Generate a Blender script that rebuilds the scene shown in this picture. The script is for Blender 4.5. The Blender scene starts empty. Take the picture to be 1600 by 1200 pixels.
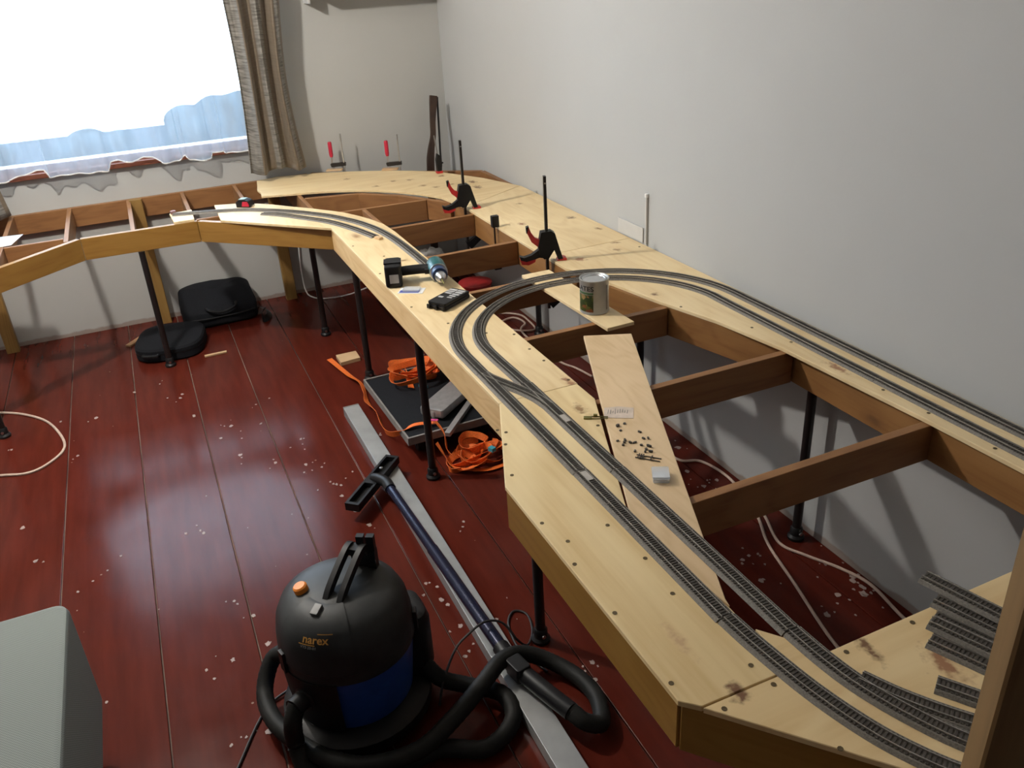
import bpy, math, random
from math import sin, cos, pi, radians as rad
from mathutils import Vector as V, Matrix as Mx, noise as mnoise

# ------------------------------------------------------------------ camera, sky, exposure
sc = bpy.context.scene
col = sc.collection
cam_d = bpy.data.cameras.new('camera'); cam = bpy.data.objects.new('camera', cam_d); col.objects.link(cam)
cam_d.sensor_fit = 'HORIZONTAL'; cam_d.sensor_width = 36.0; cam_d.lens = 29.992
cam_d.clip_start = 0.02; cam_d.clip_end = 300
right = V((0.91239506, -0.4056958, -0.05427874)); down = V((-0.22732, -0.39196533, -0.89145319)); fwd = V((0.34038343, 0.82569613, -0.44985))
cam.matrix_world = Mx(((right.x, -down.x, -fwd.x, 0), (right.y, -down.y, -fwd.y, 0), (right.z, -down.z, -fwd.z, 1.75), (0, 0, 0, 1)))
sc.camera = cam

world = bpy.data.worlds.new('overcast_sky'); sc.world = world; world.use_nodes = True
wb = world.node_tree.nodes['Background']
wb.inputs['Color'].default_value = (0.64, 0.81, 1.0, 1); wb.inputs['Strength'].default_value = 12.0
sc.view_settings.view_transform = 'Standard'; sc.view_settings.look = 'None'
sc.view_settings.gamma = 1.0; sc.view_settings.use_curve_mapping = False
sc.view_settings.exposure = 0.35
LAMP_W = 120.0
pl = bpy.data.lights.new('window_portal', 'AREA'); pl.shape = 'RECTANGLE'; pl.size = 1.48; pl.size_y = 1.27
pl.cycles.is_portal = True
po = bpy.data.objects.new('window_portal', pl); col.objects.link(po)
po.location = (-0.06, 5.30, 1.52); po.rotation_euler = (rad(-90), 0, 0)

random.seed(7)
XR, YB, XL, YF, ZC = 1.733, 4.97, -2.15, -2.60, 2.70      # room planes
T, FT = 0.708, 0.696                                       # top of the boards, top of the frame

# ------------------------------------------------------------------ materials
MATS = {}
def new_mat(name):
    m = bpy.data.materials.new(name); m.use_nodes = True
    nt = m.node_tree; b = nt.nodes['Principled BSDF']; MATS[name] = m
    return m, nt, b
def N(nt, kind, **kw):
    n = nt.nodes.new(kind)
    for k, v in kw.items(): setattr(n, k, v)
    return n
def ramp(nt, fac, stops):
    r = N(nt, 'ShaderNodeValToRGB')
    while len(r.color_ramp.elements) < len(stops): r.color_ramp.elements.new(0.5)
    for e, (p, c) in zip(r.color_ramp.elements, stops):
        e.position = p; e.color = (*c, 1) if len(c) == 3 else c
    nt.links.new(fac, r.inputs[0]); return r
def mix(nt, fac, a, b, mode='MIX'):
    m = N(nt, 'ShaderNodeMix', data_type='RGBA', blend_type=mode)
    for s, v in ((m.inputs[0], fac), (m.inputs[6], a), (m.inputs[7], b)):
        if hasattr(v, 'links'): nt.links.new(v, s)
        elif isinstance(v, (int, float)): s.default_value = v
        else: s.default_value = (*v, 1)
    return m.outputs[2]
def bump(nt, b, h, strength=0.2, dist=0.002):
    n = N(nt, 'ShaderNodeBump'); n.inputs['Strength'].default_value = strength; n.inputs['Distance'].default_value = dist
    nt.links.new(h, n.inputs['Height']); nt.links.new(n.outputs[0], b.inputs['Normal'])
def plain(name, c, rough=0.5, metal=0.0, var=0.12, scale=40, spec=0.5, bmp=0.0, coat=0.0):
    m, nt, b = new_mat(name)
    tc = N(nt, 'ShaderNodeTexCoord'); no = N(nt, 'ShaderNodeTexNoise'); no.inputs['Scale'].default_value = scale; no.inputs['Detail'].default_value = 4
    nt.links.new(tc.outputs['Object'], no.inputs['Vector'])
    lo = tuple(max(0, x * (1 - var)) for x in c); hi = tuple(min(1, x * (1 + var)) for x in c)
    r = ramp(nt, no.outputs[0], [(0.3, lo), (0.7, hi)]); nt.links.new(r.outputs[0], b.inputs['Base Color'])
    b.inputs['Roughness'].default_value = rough; b.inputs['Metallic'].default_value = metal
    b.inputs['Specular IOR Level'].default_value = spec; b.inputs['Coat Weight'].default_value = coat
    if bmp: bump(nt, b, no.outputs[0], bmp)
    return m
def wood(name, c1, c2, axis='X', rough=0.55, knot=0.6, gscale=1.0, knotc=(0.10, 0.04, 0.015), kscale=3.0, placed=()):
    """grain runs along the given local axis; every object gets its own offset"""
    m, nt, b = new_mat(name); L = nt.links
    tc = N(nt, 'ShaderNodeTexCoord'); oi = N(nt, 'ShaderNodeObjectInfo')
    mul = N(nt, 'ShaderNodeMath', operation='MULTIPLY'); mul.inputs[1].default_value = 37.0; L.new(oi.outputs['Random'], mul.inputs[0])
    add = N(nt, 'ShaderNodeVectorMath', operation='ADD'); L.new(tc.outputs['Object'], add.inputs[0]); L.new(mul.outputs[0], add.inputs[1])
    def mapped(along, across):
        mp = N(nt, 'ShaderNodeMapping'); s = [across, across, across]; s['XYZ'.index(axis)] = along
        mp.inputs['Scale'].default_value = s; L.new(add.outputs[0], mp.inputs['Vector']); return mp.outputs[0]
    big = N(nt, 'ShaderNodeTexNoise'); big.inputs['Scale'].default_value = 1; big.inputs['Detail'].default_value = 2; big.inputs['Distortion'].default_value = 1.2
    L.new(mapped(1.3 * gscale, 5.5 * gscale), big.inputs['Vector'])
    sn = N(nt, 'ShaderNodeMath', operation='MULTIPLY'); sn.inputs[1].default_value = 42; L.new(big.outputs[0], sn.inputs[0])
    si = N(nt, 'ShaderNodeMath', operation='SINE'); L.new(sn.outputs[0], si.inputs[0])
    fine = N(nt, 'ShaderNodeTexNoise'); fine.inputs['Scale'].default_value = 1; fine.inputs['Detail'].default_value = 5
    L.new(mapped(6 * gscale, 110 * gscale), fine.inputs['Vector'])
    mr = N(nt, 'ShaderNodeMapRange'); mr.inputs[1].default_value = -1; mr.inputs[2].default_value = 1
    L.new(si.outputs[0], mr.inputs[0])
    f = N(nt, 'ShaderNodeMath', operation='MULTIPLY_ADD'); f.inputs[1].default_value = 0.35; L.new(mr.outputs[0], f.inputs[0])
    g = N(nt, 'ShaderNodeMath', operation='MULTIPLY'); g.inputs[1].default_value = 0.65; L.new(fine.outputs[0], g.inputs[0]); L.new(g.outputs[0], f.inputs[2])
    r = ramp(nt, f.outputs[0], [(0.15, c2), (0.42, tuple((a + 2 * d) / 3 for a, d in zip(c2, c1))), (0.7, c1)])
    low = N(nt, 'ShaderNodeTexNoise'); low.inputs['Scale'].default_value = 2.2; low.inputs['Detail'].default_value = 2; L.new(add.outputs[0], low.inputs['Vector'])
    lr = ramp(nt, low.outputs[0], [(0.3, (0.84, 0.81, 0.76)), (0.7, (1, 1, 1))])
    c = mix(nt, 1.0, r.outputs[0], lr.outputs[0], 'MULTIPLY')
    if knot:
        vo = N(nt, 'ShaderNodeTexVoronoi'); vo.inputs['Scale'].default_value = kscale; L.new(mapped(0.7, 1.5), vo.inputs['Vector'])
        nd = N(nt, 'ShaderNodeTexNoise'); nd.inputs['Scale'].default_value = 40; L.new(tc.outputs['Object'], nd.inputs['Vector'])
        sub = N(nt, 'ShaderNodeMath', operation='MULTIPLY_ADD'); sub.inputs[1].default_value = 0.06; L.new(nd.outputs[0], sub.inputs[0]); L.new(vo.outputs['Distance'], sub.inputs[2])
        kr = ramp(nt, sub.outputs[0], [(0.05, (1, 1, 1)), (0.115, (0.25, 0.25, 0.25)), (0.2, (0, 0, 0))])
        sep = N(nt, 'ShaderNodeSeparateColor'); L.new(vo.outputs['Color'], sep.inputs[0])
        gt = N(nt, 'ShaderNodeMath', operation='LESS_THAN'); gt.inputs[1].default_value = knot; L.new(sep.outputs[0], gt.inputs[0])
        km = N(nt, 'ShaderNodeMath', operation='MULTIPLY'); L.new(kr.outputs[0], km.inputs[0]); L.new(gt.outputs[0], km.inputs[1])
        c = mix(nt, km.outputs[0], c, knotc)
    for kx, ky, rx, ry, kc in placed:            # knots of this very board, at their place in the wood
        gp = N(nt, 'ShaderNodeNewGeometry'); mp = N(nt, 'ShaderNodeMapping'); mp.vector_type = 'TEXTURE'
        mp.inputs['Location'].default_value = (kx, ky, 0); mp.inputs['Scale'].default_value = (rx * 1.7, ry * 1.7, 100)
        L.new(gp.outputs['Position'], mp.inputs['Vector'])
        ln = N(nt, 'ShaderNodeVectorMath', operation='LENGTH'); L.new(mp.outputs[0], ln.inputs[0])
        nz_ = N(nt, 'ShaderNodeTexNoise'); nz_.inputs['Scale'].default_value = 70; L.new(gp.outputs['Position'], nz_.inputs['Vector'])
        ad = N(nt, 'ShaderNodeMath', operation='ADD'); L.new(ln.outputs['Value'], ad.inputs[0]); L.new(nz_.outputs[0], ad.inputs[1])
        kr = ramp(nt, ad.outputs[0], [(0.0, (1, 1, 1)), (0.62, (0.95, 0.95, 0.95)), (0.80, (0.35, 0.35, 0.35)), (1.0, (0, 0, 0))])
        c = mix(nt, kr.outputs[0], c, kc)
    L.new(c, b.inputs['Base Color']); b.inputs['Roughness'].default_value = rough
    bump(nt, b, f.outputs[0], 0.15, 0.0008)
    return m

# painted plaster
def plaster(name, c, var=0.05):
    m, nt, b = new_mat(name); L = nt.links
    g = N(nt, 'ShaderNodeNewGeometry')
    n1 = N(nt, 'ShaderNodeTexNoise'); n1.inputs['Scale'].default_value = 1.6; n1.inputs['Detail'].default_value = 6; L.new(g.outputs['Position'], n1.inputs['Vector'])
    n2 = N(nt, 'ShaderNodeTexNoise'); n2.inputs['Scale'].default_value = 90; n2.inputs['Detail'].default_value = 3; L.new(g.outputs['Position'], n2.inputs['Vector'])
    r = ramp(nt, n1.outputs[0], [(0.3, tuple(x * (1 - var) for x in c)), (0.7, c)])
    # scuffed, flaking strip just above the floor boards
    sx = N(nt, 'ShaderNodeSeparateXYZ'); L.new(g.outputs['Position'], sx.inputs[0])
    n3 = N(nt, 'ShaderNodeTexNoise'); n3.inputs['Scale'].default_value = 14; n3.inputs['Detail'].default_value = 6; L.new(g.outputs['Position'], n3.inputs['Vector'])
    ma = N(nt, 'ShaderNodeMath', operation='MULTIPLY_ADD'); ma.inputs[1].default_value = -0.035; L.new(n3.outputs[0], ma.inputs[0]); L.new(sx.outputs[2], ma.inputs[2])
    sr = ramp(nt, ma.outputs[0], [(0.0, (1, 1, 1)), (0.008, (0, 0, 0))]); sr.color_ramp.interpolation = 'LINEAR'
    c2 = mix(nt, sr.outputs[0], r.outputs[0], (0.30, 0.25, 0.22))
    L.new(c2, b.inputs['Base Color']); b.inputs['Roughness'].default_value = 0.85
    bump(nt, b, n2.outputs[0], 0.10, 0.002)
    return m
M_WALL = plaster('wall_paint', (0.460, 0.472, 0.475))
M_WALLB = plaster('cream_wall_paint', (0.465, 0.468, 0.452))
M_CEIL = plaster('ceiling_paint', (0.66, 0.66, 0.65))

def floor_paint():
    m, nt, b = new_mat('red_floor_paint'); L = nt.links
    g = N(nt, 'ShaderNodeNewGeometry')
    mp = N(nt, 'ShaderNodeMapping'); mp.inputs['Scale'].default_value = (14, 1.6, 1); L.new(g.outputs['Position'], mp.inputs['Vector'])
    n1 = N(nt, 'ShaderNodeTexNoise'); n1.inputs['Scale'].default_value = 2; n1.inputs['Detail'].default_value = 6; L.new(mp.outputs[0], n1.inputs['Vector'])
    r = ramp(nt, n1.outputs[0], [(0.3, (0.070, 0.0112, 0.0066)), (0.7, (0.098, 0.0156, 0.0092))])
    n2 = N(nt, 'ShaderNodeTexNoise'); n2.inputs['Scale'].default_value = 7; n2.inputs['Detail'].default_value = 8; n2.inputs['Roughness'].default_value = 0.7; L.new(g.outputs['Position'], n2.inputs['Vector'])
    wr = ramp(nt, n2.outputs[0], [(0.62, (0, 0, 0)), (0.78, (0.2, 0.2, 0.2))])
    c = mix(nt, wr.outputs[0], r.outputs[0], (0.085, 0.04, 0.03))
    # fine pale specks of old wall paint
    vo = N(nt, 'ShaderNodeTexVoronoi'); vo.inputs['Scale'].default_value = 19; L.new(g.outputs['Position'], vo.inputs['Vector'])
    sep = N(nt, 'ShaderNodeSeparateColor'); L.new(vo.outputs['Color'], sep.inputs[0])
    th = N(nt, 'ShaderNodeMath', operation='MULTIPLY'); th.inputs[1].default_value = 0.09; L.new(sep.outputs[1], th.inputs[0])
    ls = N(nt, 'ShaderNodeMath', operation='LESS_THAN'); L.new(vo.outputs['Distance'], ls.inputs[0]); L.new(th.outputs[0], ls.inputs[1])
    l2 = N(nt, 'ShaderNodeMath', operation='LESS_THAN'); l2.inputs[1].default_value = 0.12; L.new(sep.outputs[0], l2.inputs[0])
    sm = N(nt, 'ShaderNodeMath', operation='MULTIPLY'); L.new(ls.outputs[0], sm.inputs[0]); L.new(l2.outputs[0], sm.inputs[1])
    c = mix(nt, sm.outputs[0], c, (0.24, 0.15, 0.12))
    L.new(c, b.inputs['Base Color'])
    rr = ramp(nt, n2.outputs[0], [(0.25, (0.13, 0.13, 0.13)), (0.75, (0.23, 0.23, 0.23))]); L.new(rr.outputs[0], b.inputs['Roughness'])
    b.inputs['Specular IOR Level'].default_value = 0.10
    bump(nt, b, n1.outputs[0], 0.12, 0.002)
    return m
M_FLOOR = floor_paint()
M_GAP = plain('dusty_gap', (0.20, 0.13, 0.10), 0.9, var=0.8, scale=2)
M_SPECK = plain('dried_paint_drip', (0.34, 0.26, 0.23), 0.6)

K1, K2, K3 = (0.30, 0.17, 0.07), (0.16, 0.07, 0.03), (0.34, 0.16, 0.08)
PALE, PALE2 = (0.86, 0.69, 0.415), (0.76, 0.57, 0.31)
M_PINE = wood('pale_pine', PALE, PALE2, 'Y', knot=0.35, kscale=2.6, knotc=(0.36, 0.20, 0.09), placed=[(0.853, 3.10, 0.025, 0.02, K1), (0.930, 1.85, 0.02, 0.05, K3)])
M_PLY = wood('pale_plywood', (0.88, 0.71, 0.41), (0.69, 0.495, 0.235), 'Y', knot=0, gscale=0.5, placed=[(0.663, 0.771, 0.024, 0.022, K2), (0.883, 1.692, 0.022, 0.045, K1), (0.905, 1.60, 0.02, 0.04, K3), (0.644, 0.90, 0.015, 0.06, (0.55, 0.36, 0.2))])
M_PLYX = wood('cross_plywood', (0.85, 0.66, 0.37), (0.72, 0.51, 0.25), 'X', knot=0, gscale=0.55, placed=[(0.663, 0.757, 0.022, 0.02, K2), (0.905, 0.742, 0.016, 0.05, K2), (0.985, 0.665, 0.03, 0.06, K3)])
M_PLYC = wood('curved_plywood', PALE, PALE2, 'X', knot=0, gscale=0.6, placed=[(x, y, 0.03, 0.028, K1) for x, y in ((1.212, 4.412), (1.292, 4.386), (1.309, 4.221), (1.358, 4.152), (1.443, 4.155), (1.465, 4.363), (1.10, 4.36), (1.01, 4.62))] + [(1.553, 4.139, 0.03, 0.05, K2), (1.535, 4.021, 0.025, 0.06, K2)])
M_PINEA = wood('wall_pine', PALE, PALE2, 'Y', knot=0, placed=[(1.668, 3.256, 0.026, 0.03, K2), (1.687, 3.046, 0.02, 0.03, K1), (1.447, 3.291, 0.025, 0.03, K3), (1.579, 3.603, 0.02, 0.02, K1)])
M_PINEB = wood('wall_pine_near', PALE, PALE2, 'Y', knot=0, placed=[(1.651, 2.84, 0.026, 0.02, K1), (1.612, 2.760, 0.026, 0.03, K1), (1.438, 2.737, 0.035, 0.035, K3), (1.590, 1.562, 0.02, 0.06, K3), (1.474, 2.279, 0.022, 0.022, K2)])
M_PINEX = wood('pale_pine_beam', (0.76, 0.55, 0.29), (0.64, 0.42, 0.19), 'X', knot=0.5, kscale=4, knotc=(0.22, 0.10, 0.035))
M_OCHRE = wood('varnished_ochre_beam', (0.33, 0.18, 0.042), (0.265, 0.132, 0.027), 'X', knot=0.5, kscale=4, rough=0.42)
M_BROWN = wood('stained_brown_joist', (0.31, 0.148, 0.055), (0.21, 0.094, 0.034), 'X', knot=0.45, kscale=4)
M_POST = wood('ochre_post', (0.31, 0.185, 0.055), (0.23, 0.125, 0.032), 'Z', knot=0.5, kscale=4)
M_NEARPOST = wood('brown_post', (0.21, 0.125, 0.05), (0.14, 0.075, 0.028), 'Z', knot=0.4, kscale=3)
M_DARKWOOD = wood('dark_stock_wood', (0.055, 0.03, 0.02), (0.03, 0.016, 0.011), 'Z', knot=0, rough=0.4)
M_REDWOOD = wood('red_brown_sill', (0.24, 0.075, 0.04), (0.16, 0.045, 0.025), 'X', knot=0, rough=0.45)
M_CHIP = wood('raw_offcut', (0.66, 0.46, 0.27), (0.55, 0.36, 0.2), 'X', knot=0)
M_BLACK = plain('black_plastic', (0.010, 0.010, 0.011), 0.45, spec=0.3)
M_BLACKM = plain('black_painted_steel', (0.012, 0.010, 0.010), 0.38)
M_FABB = plain('black_fabric', (0.008, 0.009, 0.012), 0.85, scale=300, var=0.4, spec=0.2)
M_RUBBER = plain('dusty_black_rubber', (0.012, 0.012, 0.011), 0.6, var=0.4, scale=25, spec=0.25)
M_HEAD = plain('dusty_black_casing', (0.024, 0.026, 0.027), 0.5, var=0.6, scale=9, spec=0.35)
M_BLUE = plain('blue_tank_plastic', (0.014, 0.065, 0.30), 0.4)
M_NAVY = plain('navy_steel_tube', (0.012, 0.016, 0.045), 0.22, metal=0.4)
M_ORANGE = plain('orange_plastic', (0.85, 0.26, 0.03), 0.45)
M_STRAP = plain('orange_webbing', (0.80, 0.16, 0.02), 0.65, scale=200, var=0.2)
M_RED = plain('red_plastic', (0.55, 0.03, 0.03), 0.4)
M_REDH = plain('crimson_handle', (0.50, 0.02, 0.05), 0.35)
M_STEEL = plain('bright_steel', (0.55, 0.55, 0.56), 0.3, metal=1.0)
M_RAIL = plain('nickel_rail', (0.50, 0.47, 0.43), 0.35, metal=0.9)
M_BED = plain('grey_ballast_bed', (0.175, 0.16, 0.14), 0.75, var=0.3, scale=350, bmp=0.3)
M_SLEEP = plain('dark_sleeper', (0.065, 0.056, 0.048), 0.7)
M_ALU = plain('grey_aluminium', (0.34, 0.35, 0.35), 0.42, metal=0.35, scale=12)
M_SILVER = plain('silver_paint', (0.42, 0.42, 0.43), 0.4, metal=0.6)
M_GREYP = plain('grey_edge_trim', (0.20, 0.19, 0.18), 0.5)
M_WHITE = plain('white_plastic', (0.78, 0.78, 0.77), 0.45, var=0.03)
M_PAPER = plain('white_paper', (0.80, 0.82, 0.84), 0.8, var=0.03)
M_CABLE = plain('cream_cable', (0.55, 0.42, 0.34), 0.5)
M_BCABLE = plain('black_cable', (0.014, 0.011, 0.010), 0.5)
M_TEAL = plain('teal_plastic', (0.006, 0.095, 0.105), 0.35)
M_DBLUE = plain('deep_blue_collar', (0.02, 0.045, 0.13), 0.35)
M_GOLD = plain('gold_print', (0.55, 0.27, 0.05), 0.5, var=0.02)
M_GREYPR = plain('grey_print', (0.20, 0.20, 0.20), 0.5, var=0.02)
M_INK = plain('black_print', (0.02, 0.02, 0.02), 0.5, var=0.02)
M_SCREW = plain('dark_screw_head', (0.12, 0.085, 0.04), 0.5, metal=0.4)
M_BRASS = plain('olive_brass', (0.20, 0.18, 0.05), 0.4, metal=0.6)
M_BLUEPR = plain('blue_card_print', (0.10, 0.13, 0.45), 0.4)
M_AC = plain('grey_white_casing', (0.52, 0.52, 0.51), 0.5, var=0.02)
M_CYAN = plain('cyan_clip', (0.05, 0.35, 0.45), 0.4)
M_PINK = plain('pink_tag', (0.65, 0.06, 0.25), 0.5)

def tin_label(name):
    m, nt, b = new_mat(name); L = nt.links
    tc = N(nt, 'ShaderNodeTexCoord'); vo = N(nt, 'ShaderNodeTexVoronoi'); vo.inputs['Scale'].default_value = 75
    no = N(nt, 'ShaderNodeTexNoise'); no.inputs['Scale'].default_value = 45; L.new(tc.outputs['Object'], no.inputs['Vector'])
    L.new(tc.outputs['Object'], vo.inputs['Vector'])
    sep = N(nt, 'ShaderNodeSeparateColor'); L.new(vo.outputs['Color'], sep.inputs[0])
    r = ramp(nt, sep.outputs[0], [(0.2, (0.03, 0.055, 0.015)), (0.45, (0.09, 0.12, 0.02)), (0.62, (0.34, 0.26, 0.10)), (0.85, (0.25, 0.09, 0.03))])
    L.new(mix(nt, 0.3, r.outputs[0], no.outputs['Color'], 'MULTIPLY'), b.inputs['Base Color']); b.inputs['Roughness'].default_value = 0.4
    return m
M_PICT = tin_label('green_picture_print')
M_TIN = plain('pale_tin', (0.46, 0.47, 0.46), 0.35, metal=0.55, var=0.05)
M_LID = plain('lid_metal', (0.55, 0.56, 0.57), 0.25, metal=0.85, var=0.05)

def clear_box(name):
    m, nt, b = new_mat(name); out = nt.nodes['Material Output']
    t = N(nt, 'ShaderNodeBsdfTransparent'); t.inputs[0].default_value = (0.92, 0.94, 0.96, 1)
    b.inputs['Base Color'].default_value = (0.8, 0.83, 0.87, 1); b.inputs['Roughness'].default_value = 0.15
    mx = N(nt, 'ShaderNodeMixShader'); mx.inputs[0].default_value = 0.38
    nt.links.new(t.outputs[0], mx.inputs[1]); nt.links.new(b.outputs[0], mx.inputs[2]); nt.links.new(mx.outputs[0], out.inputs[0])
    return m
M_CLEAR = clear_box('clear_plastic')
def glass(name):
    m, nt, b = new_mat(name); out = nt.nodes['Material Output']
    t = N(nt, 'ShaderNodeBsdfTransparent'); gl = N(nt, 'ShaderNodeBsdfGlossy'); gl.inputs['Roughness'].default_value = 0.02
    fr = N(nt, 'ShaderNodeFresnel'); fr.inputs[0].default_value = 1.3
    mx = N(nt, 'ShaderNodeMixShader'); nt.links.new(fr.outputs[0], mx.inputs[0]); nt.links.new(t.outputs[0], mx.inputs[1]); nt.links.new(gl.outputs[0], mx.inputs[2])
    nt.links.new(mx.outputs[0], out.inputs[0]); return m
M_GLASS = glass('window_glass')
def sheer(name):
    m, nt, b = new_mat(name); out = nt.nodes['Material Output']; L = nt.links
    t = N(nt, 'ShaderNodeBsdfTransparent'); tr = N(nt, 'ShaderNodeBsdfTranslucent'); tr.inputs[0].default_value = (0.32, 0.385, 0.44, 1)
    df = N(nt, 'ShaderNodeBsdfDiffuse'); df.inputs[0].default_value = (0.78, 0.84, 0.90, 1)
    m1 = N(nt, 'ShaderNodeMixShader'); m1.inputs[0].default_value = 0.45; L.new(tr.outputs[0], m1.inputs[1]); L.new(df.outputs[0], m1.inputs[2])
    lw = N(nt, 'ShaderNodeLayerWeight'); lw.inputs[0].default_value = 0.5
    r = ramp(nt, lw.outputs['Facing'], [(0.0, (0.42, 0.42, 0.42)), (0.55, (0.55, 0.55, 0.55)), (0.9, (0.85, 0.85, 0.85))])
    m2 = N(nt, 'ShaderNodeMixShader'); L.new(r.outputs[0], m2.inputs[0]); L.new(t.outputs[0], m2.inputs[1]); L.new(m1.outputs[0], m2.inputs[2])
    L.new(m2.outputs[0], out.inputs[0]); return m
M_SHEER = sheer('sheer_voile')
def drape_mat(name):
    m, nt, b = new_mat(name); L = nt.links
    uv = N(nt, 'ShaderNodeUVMap'); sx = N(nt, 'ShaderNodeSeparateXYZ'); L.new(uv.outputs[0], sx.inputs[0])
    mp = N(nt, 'ShaderNodeMapping'); mp.inputs['Scale'].default_value = (5, 170, 1); L.new(uv.outputs[0], mp.inputs['Vector'])
    no = N(nt, 'ShaderNodeTexNoise'); no.inputs['Scale'].default_value = 1; no.inputs['Detail'].default_value = 4; L.new(mp.outputs[0], no.inputs['Vector'])
    silver = ramp(nt, no.outputs[0], [(0.35, (0.085, 0.077, 0.066)), (0.6, (0.235, 0.222, 0.20))])
    brown = ramp(nt, no.outputs[0], [(0.3, (0.118, 0.088, 0.058)), (0.7, (0.155, 0.120, 0.083))])
    st = ramp(nt, sx.outputs[0], [(0.0, (1, 1, 1)), (0.20, (0, 0, 0)), (0.46, (1, 1, 1)), (0.62, (0, 0, 0)), (0.86, (1, 1, 1)), (0.94, (0, 0, 0))])
    st.color_ramp.interpolation = 'CONSTANT'
    L.new(mix(nt, st.outputs[0], brown.outputs[0], silver.outputs[0]), b.inputs['Base Color'])
    b.inputs['Roughness'].default_value = 0.6; b.inputs['Sheen Weight'].default_value = 0.3
    bump(nt, b, no.outputs[0], 0.3, 0.002); return m
M_DRAPE = drape_mat('striped_curtain_cloth')
def weave_mat(name):
    m, nt, b = new_mat(name); L = nt.links
    tc = N(nt, 'ShaderNodeTexCoord'); vo = N(nt, 'ShaderNodeTexChecker'); vo.inputs['Scale'].default_value = 330
    vo.inputs['Color1'].default_value = (0.26, 0.285, 0.27, 1); vo.inputs['Color2'].default_value = (0.175, 0.20, 0.19, 1)
    L.new(tc.outputs['Object'], vo.inputs['Vector'])
    L.new(vo.outputs[0], b.inputs['Base Color']); b.inputs['Roughness'].default_value = 0.9; bump(nt, b, vo.outputs[1], 0.3, 0.001); return m
M_WEAVE = weave_mat('grey_green_weave')

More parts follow.
